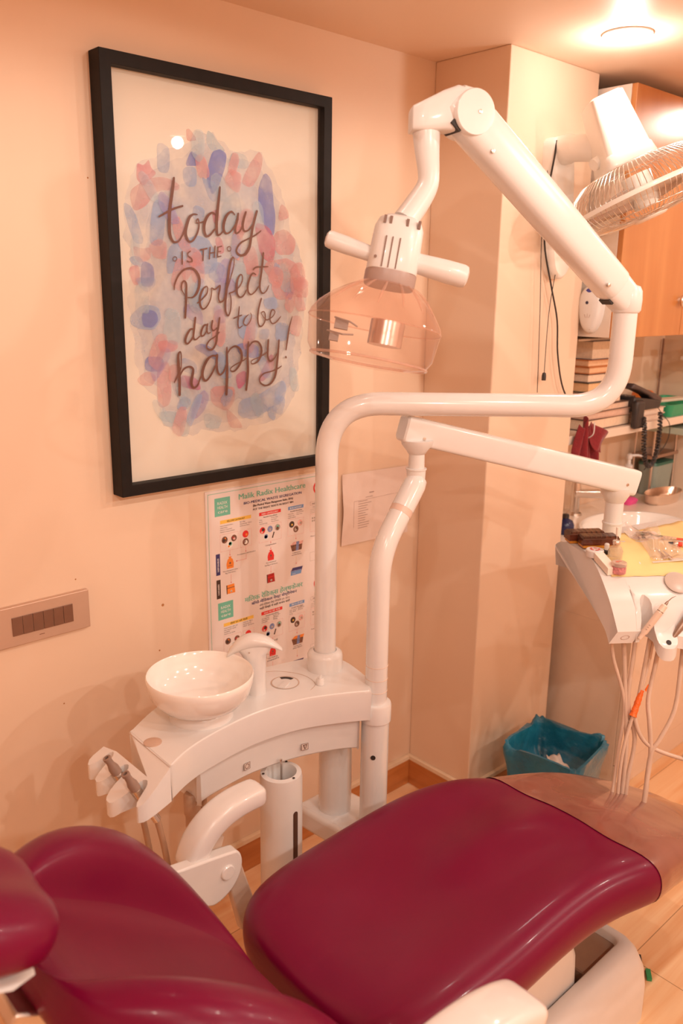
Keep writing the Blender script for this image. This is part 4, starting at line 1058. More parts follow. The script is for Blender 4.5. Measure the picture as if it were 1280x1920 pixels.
# --- tray body: curved slab swept sideways
TW = Vector((0.8, -0.6, 0)); TF = Vector((-0.6, -0.8, 0)); TZ = Vector((0, 0, 1))
topc = [Vector(p) for p in crom([(1.781, -0.636, 1.050), (1.784, -0.634, 1.057), (1.799, -0.640, 1.064), (1.800, -0.683, 1.066), (1.765, -0.744, 1.058), (1.735, -0.785, 1.042), (1.711, -0.816, 1.023), (1.688, -0.853, 0.985), (1.678, -0.883, 0.928)], 5)]
botc = [Vector(p) for p in crom([(1.669, -0.869, 0.897), (1.681, -0.850, 0.920), (1.703, -0.812, 0.947), (1.745, -0.775, 0.962), (1.775, -0.744, 0.970), (1.810, -0.683, 0.988), (1.806, -0.645, 1.000), (1.790, -0.636, 1.004)], 5)]
loop = topc + botc
cut = lambda p: (p - Vector((1.678, -0.883, p.z))).dot(TF) < -0.047
loop2 = [p for p in topc if cut(p)] + [p for p in botc if cut(p)]
MB().loft([loop, [p + TW * 0.056 for p in loop]]).loft([[p + TW * 0.0555 for p in loop2], [p + TW * 0.50 for p in loop2]]).build('tray_body', M_PLASTIC, dl, smooth=35)
rear = [(1.790, -0.640), (1.90, -0.632), (2.06, -0.640), (2.28, -0.690), (2.35, -1.05), (2.22, -0.96)]
MB().prism([(x, y, 1.012) for x, y in rear], (0, 0, 0.042)).build('tray_rear_shelf', M_PLASTIC, dl, smooth=30, bevel=0.004)
# front instrument holder: scalloped lobes below the front edge
F0 = Vector((1.678, -0.883, 0))
def FT_(s, t, k=0.0):
    PF = [(-0.30, 1.055)] + [((p.x - 1.678) * -0.6 + (p.y + 0.883) * -0.8, p.z) for p in topc[22:]] + [(0.03, 0.902), (0.06, 0.884)]
    z = PF[-1][1]
    for (a, za), (b, zb) in zip(PF, PF[1:]):
        if t <= b:
            z = za + (zb - za) * (t - a) / (b - a); break
    p = F0 + TW * s + TF * t
    return Vector((p.x, p.y, z + k))
lob = [(0.046, -0.001), (0.055, -0.001), (0.060, -0.012), (0.060, -0.034), (0.072, -0.046), (0.088, -0.034), (0.088, -0.006), (0.088, 0.022), (0.098, 0.036), (0.120, 0.038), (0.136, 0.024), (0.138, 0.0), (0.136, -0.030), (0.148, -0.046), (0.166, -0.036), (0.168, 0.0), (0.170, 0.026), (0.182, 0.038), (0.206, 0.038), (0.220, 0.024), (0.222, 0.0), (0.222, -0.032), (0.236, -0.046), (0.254, -0.034), (0.258, 0.024), (0.27, 0.036), (0.30, 0.036), (0.30, -0.064), (0.046, -0.064)]
lob = [lob[0]] + chaikin(lob[1:-2], 1) + lob[-2:]
lw = [F0 + TW * a + TF * b for a, b in lob]
def lob_z(x, y, k=0.0012):
    t = (Vector((x, y, 0)) - Vector((F0.x, F0.y, 0))).dot(TF)
    return FT_(0, t, k).z
MB().sheet([(p.x, p.y) for p in lw], lob_z, lambda x, y: min(lob_z(x, y) - 0.03, 0.900 - 0.25 * max(0.0, (Vector((x, y, 0)) - Vector((F0.x, F0.y, 0))).dot(TF)))).build('instrument_holder', M_PLASTIC, dl, smooth=35)
for s in (0.113, 0.196):
    MB().lathe([(0.0062, 0), (0.0055, 0.0012), (0.0, 0.0014)], FT_(s, 0.024, 0.002), (TF * 0.7 + TZ * 0.7), 20).build('holder_hole', M_DARK, dl)
m = MB(); n = 28
fdir = (topc[-1] - botc[0]).normalized(); fnr = TW.cross(fdir)
if fnr.dot(TF) < 0: fnr = -fnr
c = (topc[-1] + botc[0]) / 2 + TW * 0.028 + fnr * 0.0008
m.add([c + TW * (r * 1.25 * math.cos(q * 2 * PI / n)) + fdir * (r * .8 * math.sin(q * 2 * PI / n)) for r in (0.008, 0.007) for q in range(n)], [(q, (q + 1) % n, n + (q + 1) % n, n + q) for q in range(n)])
m.build('corner_emblem', mat('emblem_brown', (0.40, 0.22, 0.15), 0.5), dl, smooth=0)
MB().lathe([(0.030, 0.0), (0.030, 0.0015), (0.028, 0.0025), (0.0, 0.0025)], Vector((1.848, -0.930, 1.0215)), TZ * 0.82 + TF * 0.57, 40).build('touch_pad', mat('pad_greige', (0.56, 0.47, 0.42), 0.3), dl)
# instruments hanging in the notches
def instrument(name, c, d, kind):
    d = d.normalized()
    if kind == 0:
        h = MB().lathe([(0.0045, -0.045), (0.0058, -0.030), (0.0078, -0.026), (0.0080, 0.030), (0.0082, 0.0305), (0.0080, 0.031), (0.0074, 0.050), (0.0038, 0.053)], c, d, 24, 0)
        h.lathe([(0.0036, 0.053), (0.003, 0.060), (0.0012, 0.064)], c, d, 14, 1).tube([c + d * 0.062, c + d * 0.072 + TW * 0.003, c + d * 0.078 + TW * 0.010], [0.0012, 0.0010, 0.0004], 8, 1)
        h.lathe([(0.0081, 0.0325), (0.0079, 0.0345)], c, d, 24, 1)
        vd = (CAM - c); vd = (vd - d * vd.dot(d)).normalized(); sd_ = d.cross(vd)
        for q in range(3):
            h.box(c - d * (0.006 + q * 0.006) + vd * 0.0078, (0.0008, 0.004, 0.003), Matrix((d, sd_, vd)).transposed(), 1)
    else:
        h = MB().lathe([(0.005, -0.05), (0.007, -0.03), (0.0085, -0.02), (0.0085, 0.03), (0.007, 0.05), (0.010, 0.056), (0.010, 0.066), (0.006, 0.068)], c, d, 24, 1)
    return h.build(name, [mat('pale_handpiece', (0.83, 0.66, 0.55), 0.3, coat=0.3), mat('handpiece_metal', (0.35, 0.25, 0.20), 0.3, metal=0.6)], dl)
instrument('scaler_handpiece', FT_(0.077, 0.002, 0.022), Vector((0.52, -0.28, 0.80)), 0)
instrument('drill_handpiece', FT_(0.158, 0.000, 0.022), Vector((0.60, -0.2, 0.75)), 1)
instrument('air_syringe', FT_(0.243, 0.000, 0.022), Vector((0.60, -0.2, 0.75)), 1)
# hoses
def hose(pts, r=0.0042):
    return MB().tube(crom(pts, 8), r, 10).build('hose', M_HOSE, dl)
hose([(1.709, -0.852, 0.925), (1.712, -0.860, 0.85), (1.722, -0.895, 0.740), (1.700, -0.905, 0.62), (1.66, -0.92, 0.50), (1.63, -0.93, 0.38)])
hose([(1.735, -0.862, 0.925), (1.742, -0.872, 0.85), (1.724, -0.898, 0.738), (1.716, -0.915, 0.64), (1.70, -0.925, 0.52), (1.68, -0.93, 0.38)], 0.0056)
hose([(1.765, -0.885, 0.910), (1.752, -0.890, 0.85), (1.728, -0.902, 0.738), (1.735, -0.925, 0.65), (1.71, -0.93, 0.54), (1.70, -0.94, 0.38)], 0.0052)
hose([(1.781, -0.912, 0.905), (1.765, -0.915, 0.84), (1.747, -0.918, 0.765), (1.728, -0.921, 0.715), (1.742, -0.952, 0.648), (1.80, -1.018, 0.614), (1.90, -1.09, 0.58)], 0.005)
hose([(1.789, -0.916, 0.900), (1.778, -0.918, 0.85), (1.750, -0.920, 0.765), (1.716, -0.918, 0.69), (1.690, -0.92, 0.61), (1.672, -0.93, 0.50), (1.66, -0.94, 0.38)], 0.0042)
hose([(1.806, -0.926, 0.900), (1.790, -0.928, 0.83), (1.762, -0.934, 0.750), (1.752, -0.948, 0.70), (1.748, -0.960, 0.641), (1.742, -0.965, 0.60), (1.722, -0.972, 0.544), (1.70, -0.98, 0.42)], 0.0056)
hose([(1.846, -0.962, 0.900), (1.838, -0.968, 0.83), (1.804, -0.981, 0.728), (1.765, -0.972, 0.66), (1.748, -0.964, 0.630), (1.735, -0.966, 0.575), (1.725, -0.972, 0.53), (1.69, -0.98, 0.42)], 0.0056)
hose([(1.912, -0.992, 0.900), (1.90, -1.0, 0.80), (1.86, -1.02, 0.70), (1.80, -1.02, 0.62)], 0.0056)
M_TAPE = mat('orange_tape', (0.85, 0.16, 0.02), 0.35, noise=0.15, nscale=90, bump=0.3, bscale=150)
def wrap(p0, p1, r0, r1):
    p0 = Vector(p0); p1 = Vector(p1); d = p1 - p0
    prof = []
    for k in range(13):
        t = k / 12; prof.append((r0 + (r1 - r0) * t + rr.uniform(-.0012, .0012), d.length * t))
    h = MB().lathe(prof, p0, d, 14)
    h.prism([p0 + Vector((0.006, -0.004, 0)), p0 + Vector((0.012, -0.008, 0.014)), p0 + Vector((0.0135, -0.009, 0.013)), p0 + Vector((0.010, -0.006, -0.006))], (0.001, 0.001, 0))
    return h.build('tape_wrap', M_TAPE, dl)
wrap((1.751, -0.921, 0.772), (1.722, -0.920, 0.714), 0.0062, 0.0088)
wrap((1.69, -0.975, 0.50), (1.70, -0.985, 0.46), 0.010, 0.012)

# ================================================================== DENTAL CHAIR
ch = thing('dental_chair', 'magenta vinyl dental chair, reclined, with white armrests and a brown plastic foot cover', 'dental chair', (1.15, -0.88, 0.0))
def seat_section(x, yl, yr, z, th, dish=0.016, edge=0.03, tilt=0.0, pom=0.0):
    prof = [(0.0, -edge * 1.9), (0.012, -edge * .75), (0.055, -0.004), (0.14, 0.002), (0.27, -0.004 - pom * .5), (0.40, -dish * .85 + pom * .2), (0.5, -dish + pom), (0.60, -dish * .85 + pom * .2), (0.73, -0.004 - pom * .5), (0.86, 0.002), (0.945, -0.004), (0.988, -edge * .75), (1.0, -edge * 1.9), (0.975, -th * .86), (0.86, -th), (0.5, -th * 1.04), (0.14, -th), (0.025, -th * .86)]
    return [Vector((x + tilt * h, yl + (yr - yl) * t, z + h)) for t, h in prof]
ST = [(0.742, -0.74, -1.02, 0.528, 0.055, .004, .012), (0.748, -0.70, -1.06, 0.545, 0.085, .006, .02), (0.775, -0.655, -1.085, 0.560, 0.105), (0.83, -0.622, -1.100, 0.566, 0.115), (0.92, -0.606, -1.108, 0.566, 0.12, .022), (1.04, -0.602, -1.112, 0.566, 0.12, .024), (1.12, -0.606, -1.114, 0.573, 0.12, .022, .03, 0, .012), (1.20, -0.616, -1.119, 0.584, 0.12, .014, .03, 0, .024), (1.28, -0.636, -1.130, 0.595, 0.12, .006, .03, 0, .020), (1.35, -0.668, -1.150, 0.602, 0.12, -.004, .03, 0, .008), (1.405, -0.705, -1.168, 0.600, 0.115, -.006), (1.432, -0.728, -1.170, 0.596, 0.11, -.006), (1.436, -0.730, -1.170, 0.595, 0.11, -.006)]
m = MB().loft([seat_section(*s) for s in ST])
m.build('seat', M_VINYL, ch, smooth=180, sub=2)
LG = [(1.425, -0.730, -1.166, 0.593, 0.10), (1.50, -0.748, -1.163, 0.582, 0.10), (1.62, -0.765, -1.155, 0.548, 0.095), (1.80, -0.785, -1.135, 0.463, 0.085), (1.98, -0.81, -1.11, 0.365, 0.08), (2.06, -0.84, -1.08, 0.318, 0.07), (2.085, -0.88, -1.04, 0.295, 0.05)]
MB().loft([seat_section(*s, -.006) for s in LG]).build('legrest', M_VINYL, ch, smooth=180, sub=2)
M_FOOT = mat('brown_foot_plastic', (0.24, 0.075, 0.055), 0.24, coat=0.6, noise=0.12, nscale=9, bump=0.55, bscale=24)
ntf = M_FOOT.node_tree
mpf = ntf.nodes.new('ShaderNodeMapping'); mpf.inputs['Scale'].default_value = (0.9, 0.5, 0.5); mpf.inputs['Rotation'].default_value = (0, 0, 0.5)
tcf = [n_ for n_ in ntf.nodes if n_.type == 'TEX_COORD'][0]; n2f = [n_ for n_ in ntf.nodes if n_.type == 'TEX_NOISE'][1]
n2f.inputs['Detail'].default_value = 0.0
ntf.links.new(tcf.outputs['Object'], mpf.inputs['Vector']); ntf.links.new(mpf.outputs[0], n2f.inputs['Vector'])
FC = [(1.4185, -0.7150, -1.1702, 0.5998, 0.1145), (1.426, -0.7215, -1.1712, 0.5992, 0.1145)] + [(x, yl + .004, yr - .004, z + .006, th + .012) for x, yl, yr, z, th in LG[1:]]
MB().loft([seat_section(*s, -.006) for s in FC], cap=False).build('foot_cover', M_FOOT, ch, smooth=180, sub=2)
# backrest
def back_section(cx, cz, a, yl, yr, bl, dish, th, n_off=0.0):
    """cross-section perpendicular to the recline direction; a = recline angle above horizontal"""
    nx_, nz_ = math.sin(a), math.cos(a)
    prof = [(0.0, -0.035), (0.015, 0.004 + bl * .40), (0.06, bl * .90), (0.12, bl), (0.19, bl * .93), (0.222, bl * .55), (0.240, -dish * .45), (0.29, -dish), (0.5, -dish * 1.1), (0.71, -dish), (0.760, -dish * .45), (0.778, bl * .55), (0.81, bl * .93), (0.88, bl), (0.94, bl * .90), (0.985, 0.004 + bl * .40), (1.0, -0.035), (0.965, -th * .85), (0.84, -th), (0.5, -th * 1.15), (0.16, -th), (0.035, -th * .85)]
    return [Vector((cx + nx_ * h, yl + (yr - yl) * t, cz + nz_ * h)) for t, h in prof]
A = math.radians
BK = [(0.712, 0.532, A(48), -0.735, -1.03, .000, .000, .05), (0.704, 0.552, A(48), -0.69, -1.08, .006, .000, .075), (0.682, 0.584, A(47), -0.640, -1.125, .016, .004, .09), (0.640, 0.632, A(46), -0.602, -1.165, .034, .020, .095), (0.575, 0.700, A(44), -0.580, -1.190, .056, .036, .095), (0.500, 0.765, A(40), -0.580, -1.190, .072, .040, .09), (0.425, 0.818, A(34), -0.615, -1.155, .070, .030, .085), (0.375, 0.850, A(29), -0.645, -1.105, .052, .012, .08), (0.330, 0.874, A(24), -0.69, -1.05, .024, .000, .065), (0.300, 0.884, A(24), -0.73, -1.01, .006, .000, .045)]
m = MB().loft([back_section(*s) for s in BK])
nprof = 22
for i_ in range(1, len(BK) - 2):
    for j_ in range(6, 10): m.mi[i_ * nprof + j_] = 1
m.build('backrest', [M_VINYL, mat('matte_vinyl', (0.165, 0.006, 0.030), 0.5, spec=0.4, noise=0.05, nscale=6)], ch, smooth=180, sub=2)
# headrest: plump pad on a white shell
HR = Vector((0.224, -0.876, 0.990))
hxr = Vector((-0.90, 0.05, 0.42)).normalized(); hyr = Vector((0, 1, 0)); hyr = (hyr - hxr * hyr.dot(hxr)).normalized(); hzr = hxr.cross(hyr)
if hzr.z < 0: hzr = -hzr
loops = []
for s, k in ((-0.105, .40), (-0.100, .62), (-0.085, .82), (-0.05, .95), (0.0, 1.0), (0.05, .95), (0.085, .82), (0.10, .6), (0.105, .35)):
    lp = []
    for q in range(28):
        t = q * 2 * PI / 28; ca, sa = math.cos(t), math.sin(t)
        a_ = math.copysign(abs(ca) ** (2 / 2.6), ca) * 0.118 * k; h_ = math.copysign(abs(sa) ** (2 / 2.6), sa) * (0.050 if sa > 0 else 0.045) * k
        if sa > 0: h_ -= 0.010 * max(0, 1 - abs(a_) / 0.06)
        lp.append(HR + hxr * s + hyr * a_ + hzr * h_)
    loops.append(lp)
MB().loft(loops).build('headrest', M_VINYL, ch, smooth=180, sub=1)
loops = []
for s, k in ((-0.090, .40), (-0.085, .70), (-0.05, 0.92), (0.05, 1.0), (0.10, .85)):
    loops.append([HR + hxr * s + hyr * (math.cos(q * PI / 12) * 0.110 * k) + hzr * (-0.041 + math.sin(q * PI / 12) * 0.0075) for q in range(24)])
MB().loft(loops).build('headrest_shell', M_PLASTIC, ch)
MB().box((0.33, -0.89, 0.80), (0.16, 0.07, 0.02), Matrix.Rotation(0.5, 3, 'Y')).build('headrest_bar', M_STEEL, ch, bevel=0.004)
# armrest on the wall side: curved arm, pivot plate, lever
def flat_arm(name, pts, w_, h_, mm, n=20):
    """pts along the arm; oval cross-section, w_ across (y), h_ in the plane"""
    p = [Vector(q) for q in crom(pts, 6)]; loops = []
    N = len(p)
    for i, c in enumerate(p):
        t = (p[min(i + 1, N - 1)] - p[max(i - 1, 0)]).normalized()
        yv = Vector((0, 1, 0)); yv = (yv - t * yv.dot(t)).normalized(); nv = t.cross(yv)
        f = i / (N - 1); k = min(1.0, 0.80 + 4 * f, 0.80 + 4 * (1 - f)) if 0.05 > min(f, 1 - f) else 1.0
        hh = h_[0] + (h_[1] - h_[0]) * f
        loops.append([c + yv * (math.copysign(abs(math.cos(q * 2 * PI / n)) ** .45, math.cos(q * 2 * PI / n)) * w_ * k) + nv * (math.copysign(abs(math.sin(q * 2 * PI / n)) ** .45, math.sin(q * 2 * PI / n)) * hh * k) for q in range(n)])
    return MB().loft(loops).build(name, mm, ch, smooth=60)
flat_arm('armrest', [(0.735, -0.545, 0.590), (0.755, -0.545, 0.635), (0.795, -0.545, 0.668), (0.845, -0.545, 0.682), (0.905, -0.545, 0.683)], 0.030, (0.024, 0.021), M_WHITE)
m = MB(); yq = -0.583
pl = crom([(0.680, 0.625), (0.80, 0.607), (0.826, 0.598), (0.834, 0.572), (0.825, 0.540), (0.800, 0.515), (0.765, 0.505), (0.735, 0.520)], 5)
m.prism([(x, yq, z) for x, z in pl], (0, 0.028, 0)); m.build('armrest_plate', M_PLASTIC, ch, bevel=0.004, smooth=30)
MB().lathe([(0.0155, 0), (0.0152, 0.003), (0.0135, 0.0045), (0.0, 0.0048)], (0.797, yq, 0.566), (0, -1, 0), 28).build('pivot_cap', M_WHITE, ch)
m = MB().prism([(0.795, -0.575, 0.575), (0.838, -0.575, 0.560), (0.880, -0.575, 0.42), (0.835, -0.575, 0.40)], (0, 0.02, 0))
m.build('armrest_lever', mat('lever_greige', (0.55, 0.42, 0.34), 0.4), ch, bevel=0.004)
MB().prism([(0.782, -0.555, 0.64), (0.81, -0.555, 0.625), (0.80, -0.555, 0.595), (0.77, -0.555, 0.605)], (0, 0.02, 0)).build('armrest_stem', mat('lever_greige', (0.55, 0.42, 0.34), 0.4), ch)
# armrest on the near side
flat_arm('armrest', [(0.56, -1.245, 0.73), (0.64, -1.245, 0.755), (0.72, -1.245, 0.752), (0.79, -1.245, 0.735), (0.835, -1.245, 0.715)], 0.040, (0.026, 0.026), M_WHITE)
MB().prism([(0.50, -1.235, 0.72), (0.60, -1.235, 0.74), (0.72, -1.235, 0.50), (0.62, -1.235, 0.47)], (0, 0.025, 0)).build('armrest_plate', M_PLASTIC, ch, bevel=0.004)
# base
def slab(x0, x1, y0, y1, z, r, n=6):
    out = []
    for cx_, cy_, a0 in ((x1 - r, y1 - r, 0), (x0 + r, y1 - r, PI / 2), (x0 + r, y0 + r, PI), (x1 - r, y0 + r, 3 * PI / 2)):
        for k in range(n + 1):
            t = a0 + k * PI / 2 / n
            out.append(Vector((cx_ + r * math.cos(t), cy_ + r * math.sin(t), z)))
    return out
MB().loft([slab(0.72, 1.675, -1.065, -0.70, 0.0, 0.04), slab(0.72, 1.672, -1.065, -0.70, 0.09, 0.04), slab(0.725, 1.665, -1.060, -0.70, 0.14, 0.04), slab(0.735, 1.655, -1.042, -0.705, 0.178, 0.035), slab(0.74, 1.650, -1.022, -0.71, 0.190, 0.03), slab(0.75, 1.640, -1.000, -0.72, 0.190, 0.025), slab(0.755, 1.635, -0.994, -0.725, 0.182, 0.025), slab(0.76, 1.632, -0.990, -0.73, 0.10, 0.025)]).build('base_plinth', M_PLASTIC, ch, smooth=60)
MB().bb((0.80, -0.985, 0.1005), (1.63, -0.74, 0.106)).build('base_recess', mat('recess_brown', (0.20, 0.11, 0.07), 0.3), ch, smooth=0)
MB().bb((1.50, -0.992, 0.106), (1.636, -0.74, 0.165)).build('recess_cover', mat('cover_umber', (0.30, 0.18, 0.12), 0.22, coat=0.3), ch, smooth=0, bevel=0.006)
MB().loft([slab(0.95, 1.475, -0.99, -0.74, 0.107, 0.03), slab(0.95, 1.46, -0.99, -0.74, 0.25, 0.03), slab(0.95, 1.40, -0.99, -0.74, 0.38, 0.03), slab(0.95, 1.36, -0.98, -0.76, 0.43, 0.03)]).build('lift_housing', M_PLASTIC, ch, smooth=50)
MB().loft([slab(0.80, 1.36, -1.06, -0.70, 0.425, 0.04), slab(0.80, 1.36, -1.06, -0.70, 0.47, 0.04)]).build('seat_frame', mat('frame_greige', (0.42, 0.32, 0.26), 0.45), ch, bevel=0.004)
MB().prism([(0.66, -0.86, 0.44), (0.90, -0.86, 0.40), (0.90, -0.86, 0.36), (0.60, -0.86, 0.38), (0.43, -0.86, 0.60), (0.47, -0.86, 0.64)], (0, -0.06, 0)).build('back_hinge', M_STEEL, ch, bevel=0.004)

# ================================================================== WALL FAN ON THE PILLAR
fa = thing('wall_fan', 'white wall-mounted fan tilted down with wire cage, on the pillar', 'fan', (2.20, -DP, 1.9))
M_FAN = mat('fan_white', (0.88, 0.84, 0.79), 0.28, coat=0.3, noise=0.01)
ry = -DP
pl = [(2.135, 2.085), (2.155, 2.105), (2.225, 2.108), (2.243, 2.090), (2.275, 1.80), (2.262, 1.735), (2.225, 1.715), (2.185, 1.735), (2.165, 1.80)]
pl = chaikin(pl, 2)
MB().loft([[Vector((x, ry, z)) for x, z in pl], [Vector((x, ry - 0.030, z)) for x, z in pl], [Vector((2.205 + (x - 2.205) * .86, ry - 0.040, 1.91 + (z - 1.91) * .95)) for x, z in pl]]).build('wall_plate', M_FAN, fa, smooth=50)
MB().tube(crom([(2.185, ry - 0.02, 2.068), (2.185, ry - 0.06, 2.072), (2.187, ry - 0.12, 2.068), (2.192, ry - 0.180, 2.060)], 5), [0.040] * 6 + [0.036] * 6 + [0.033] * 4, 24).build('arm', M_FAN, fa)
MB().lathe([(0.0, -0.040), (0.030, -0.040), (0.033, -0.036), (0.033, 0.036), (0.030, 0.040), (0.0, 0.040)], (2.194, ry - 0.188, 2.055), RT, 28).build('tilt_joint', M_FAN, fa)
MB().lathe([(0.0075, 0), (0.006, 0.003), (0.0, 0.003)], Vector((2.189, ry - 0.188, 2.055)) - Vector((FW.x, FW.y, 0)).normalized() * 0.034, (-FW.x, -FW.y, 0), 14).build('joint_bolt', M_DARK, fa)
fc = Vector((2.225, -0.535, 1.938)); fax = Vector((0.22, -0.36, -0.905)).normalized()
f1 = (RT - fax * RT.dot(fax)).normalized(); f2 = fax.cross(f1)
G = lambda r, t, h: fc + f1 * (r * math.cos(t)) + f2 * (r * math.sin(t)) + fax * h
# motor housing: tapered square box behind the cage
def msq(a, b, h, e=6, n=32):
    return [fc + fax * h + f1 * (math.copysign(abs(math.cos(q * 2 * PI / n)) ** (2 / e), math.cos(q * 2 * PI / n)) * a - 0.016) + f2 * (math.copysign(abs(math.sin(q * 2 * PI / n)) ** (2 / e), math.sin(q * 2 * PI / n)) * b) for q in range(n)]
MB().loft([msq(0.040, 0.046, -0.275), msq(0.047, 0.054, -0.270), msq(0.064, 0.066, -0.122), msq(0.067, 0.069, -0.118), msq(0.072, 0.073, -0.092), msq(0.070, 0.071, -0.085)]).build('motor_housing', M_FAN, fa, smooth=50, bevel=0.002)
MB().tube([fc + fax * -0.125 - f1 * 0.095, Vector((2.194, ry - 0.190, 2.050))], [0.016, 0.02], 14).build('neck', M_FAN, fa)
R0 = 0.205
wires = MB(); NW = 84
def gp(s):
    """rear cage profile then front: returns (radius, height)"""
    return s
rearp = [(0.055, -0.088), (0.10, -0.086), (0.145, -0.076), (0.182, -0.050), (R0, -0.016), (R0, -0.004)]
frontp = [(R0, 0.004), (R0 - .003, 0.016), (0.180, 0.040), (0.140, 0.052), (0.09, 0.058), (0.045, 0.060)]
for k in range(NW):
    t = k * 2 * PI / NW
    wires.tube([G(r, t, h) for r, h in rearp], 0.0011, 5, cap=False)
for r, h in ((0.055, -0.088), (0.125, -0.081)):
    wires.tube([G(r, q * 2 * PI / 60, h) for q in range(61)], 0.0015, 6, cap=False)
wires.build('rear_grille', M_CHROME, fa, smooth=60)
wires = MB()
for k in range(NW):
    t = (k + .5) * 2 * PI / NW
    wires.tube([G(r, t, h) for r, h in frontp], 0.0011, 5, cap=False)
for r, h in ((0.045, 0.060), (0.115, 0.0555), (0.168, 0.044)):
    wires.tube([G(r, q * 2 * PI / 60, h) for q in range(61)], 0.0015, 6, cap=False)
wires.build('front_grille', M_CHROME, fa, smooth=60)
MB().lathe([(R0 - .003, -0.006), (R0 + .003, -0.006), (R0 + .004, 0.0), (R0 + .003, 0.006), (R0 - .003, 0.006)], fc, fax, 72, xdir=f1).build('rim_band', M_FAN, fa)
MB().lathe([(0.046, 0.057), (0.046, 0.062), (0.040, 0.066), (0.0, 0.067)], fc, fax, 36, xdir=f1).build('hub_badge', M_FAN, fa)
MB().lathe([(0.040, -0.055), (0.038, 0.02), (0.028, 0.034), (0.0, 0.036)], fc, fax, 28, xdir=f1).build('hub', M_FAN, fa)
for b_ in range(3):
    t0 = b_ * 2 * PI / 3 + 0.5; vs = []
    nu, nv = 7, 6
    for i in range(nu + 1):
        r = 0.034 + (0.172 - 0.034) * i / nu
        wdt = 0.36 + 0.55 * math.sin(PI * min(1, (i + 1) / nu) * .6)
        for j in range(nv + 1):
            v_ = j / nv - .5
            vs.append(G(r, t0 + v_ * wdt * 1.25 + i * .03, 0.052 * v_ * (1 - .3 * i / nu)))
    fs = [(i * (nv + 1) + j, i * (nv + 1) + j + 1, (i + 1) * (nv + 1) + j + 1, (i + 1) * (nv + 1) + j) for i in range(nu) for j in range(nv)]
    MB().add(vs, fs).build('blade', clear('fan_blade_clear', (0.90, 0.84, 0.80), ior=1.45, rough=0.08, body=(0.72, 0.58, 0.50), body_fac=0.35), fa, smooth=60, solid=0.002)
# pull cords and power cord
M_CORD = mat('cord_black', (0.03, 0.022, 0.02), 0.5)
MB().tube(crom([(2.150, ry - 0.012, 2.060), (2.140, ry - 0.02, 1.98), (2.131, ry - 0.022, 1.84), (2.150, ry - 0.022, 1.62), (2.166, ry - 0.022, 1.385)], 6), 0.0012, 6).build('pull_cord', M_CORD, fa)
MB().tube(crom([(2.200, ry - 0.035, 1.76), (2.196, ry - 0.022, 1.62), (2.195, ry - 0.022, 1.44)], 6), 0.0012, 6).build('pull_cord', M_CORD, fa)
MB().lathe([(0.002, 0.024), (0.0055, 0.022), (0.0068, 0.014), (0.0068, 0.0), (0.0, 0.0)], (2.195, ry - 0.022, 1.420), (0, 0, 1), 16).build('cord_pull', M_BLACK, fa)
MB().tube(crom([(2.152, ry - 0.035, 2.092), (2.140, ry - 0.040, 2.05), (2.135, ry - 0.03, 1.95), (2.150, ry - 0.02, 1.82), (2.200, ry - 0.02, 1.70), (2.245, ry - 0.02, 1.60), (2.262, ry - 0.02, 1.50), (2.300, ry - 0.02, 1.40), (2.36, ry - 0.02, 1.33)], 6), 0.0026, 8).build('power_cord', M_CORD, fa)
m = MB()
for k, (a, b) in enumerate((((0, 0), (.004, .012)), ((.004, .012), (.010, 0)), ((.010, 0), (.012, .007)), ((.012, .007), (.016, 0)), ((.016, 0), (.019, .006)), ((.019, .006), (.022, 0)), ((.022, 0), (.025, .006)), ((.005, -.008), (.024, -.010)), ((.024, .012), (.027, .016)), ((.028, .013), (.030, .015)))):
    m.tube([(2.226 + a[0], ry - 0.0410, 1.872 + a[1]), (2.226 + b[0], ry - 0.0410, 1.872 + b[1])], 0.0009, 6)
m.build('script_badge', mat('badge_brown', (0.16, 0.10, 0.07), 0.5), fa)

# ================================================================== WALL CABINETS
M_BEECH = wood('cabinet_beech', (0.46, 0.165, 0.043), (0.57, 0.245, 0.08), (9, 9, 0.9), 0.32, 0.25)
M_CARC = mat('carcass_white', (0.74, 0.64, 0.56), 0.4, noise=0.015)
CY, CZ0, CZ1 = -0.378, 1.545, 2.272
def cabinet(x0, w_, label, knob_side):
    c = thing('wall_cabinet', label, 'cabinet', (x0 + w_ / 2, -0.19, CZ0), 'beech wall cabinets')
    MB().bb((x0, CY + 0.018, CZ0), (x0 + w_, -0.002, CZ1)).build('carcass', M_CARC, c, smooth=0, bevel=0.001)
    n_ = 2; dw = w_ / n_
    for k in range(n_):
        d_ = MB().bb((x0 + k * dw + .0015, CY, CZ0), (x0 + (k + 1) * dw - .0015, CY + 0.018, CZ1)).build('door', M_BEECH, c, smooth=0, bevel=0.0015)
        kx = x0 + (k + 1) * dw - 0.030 if k == 0 else x0 + k * dw + 0.030
        kn_ = MB().lathe([(0.0, 0), (0.008, 0), (0.007, 0.006), (0.014, 0.010), (0.0165, 0.016), (0.013, 0.021), (0.006, 0.021), (0.0045, 0.018), (0.0, 0.018)], (kx, CY, CZ0 + 0.115), (0, -1, 0), 24, sx=0.75, sy=1.25)
        kn_.build('knob', M_CHROME, d_)
cabinet(2.42, 0.86, 'beech wall cabinet with round metal knobs, hung beside the pillar and fan', 0)
MB()
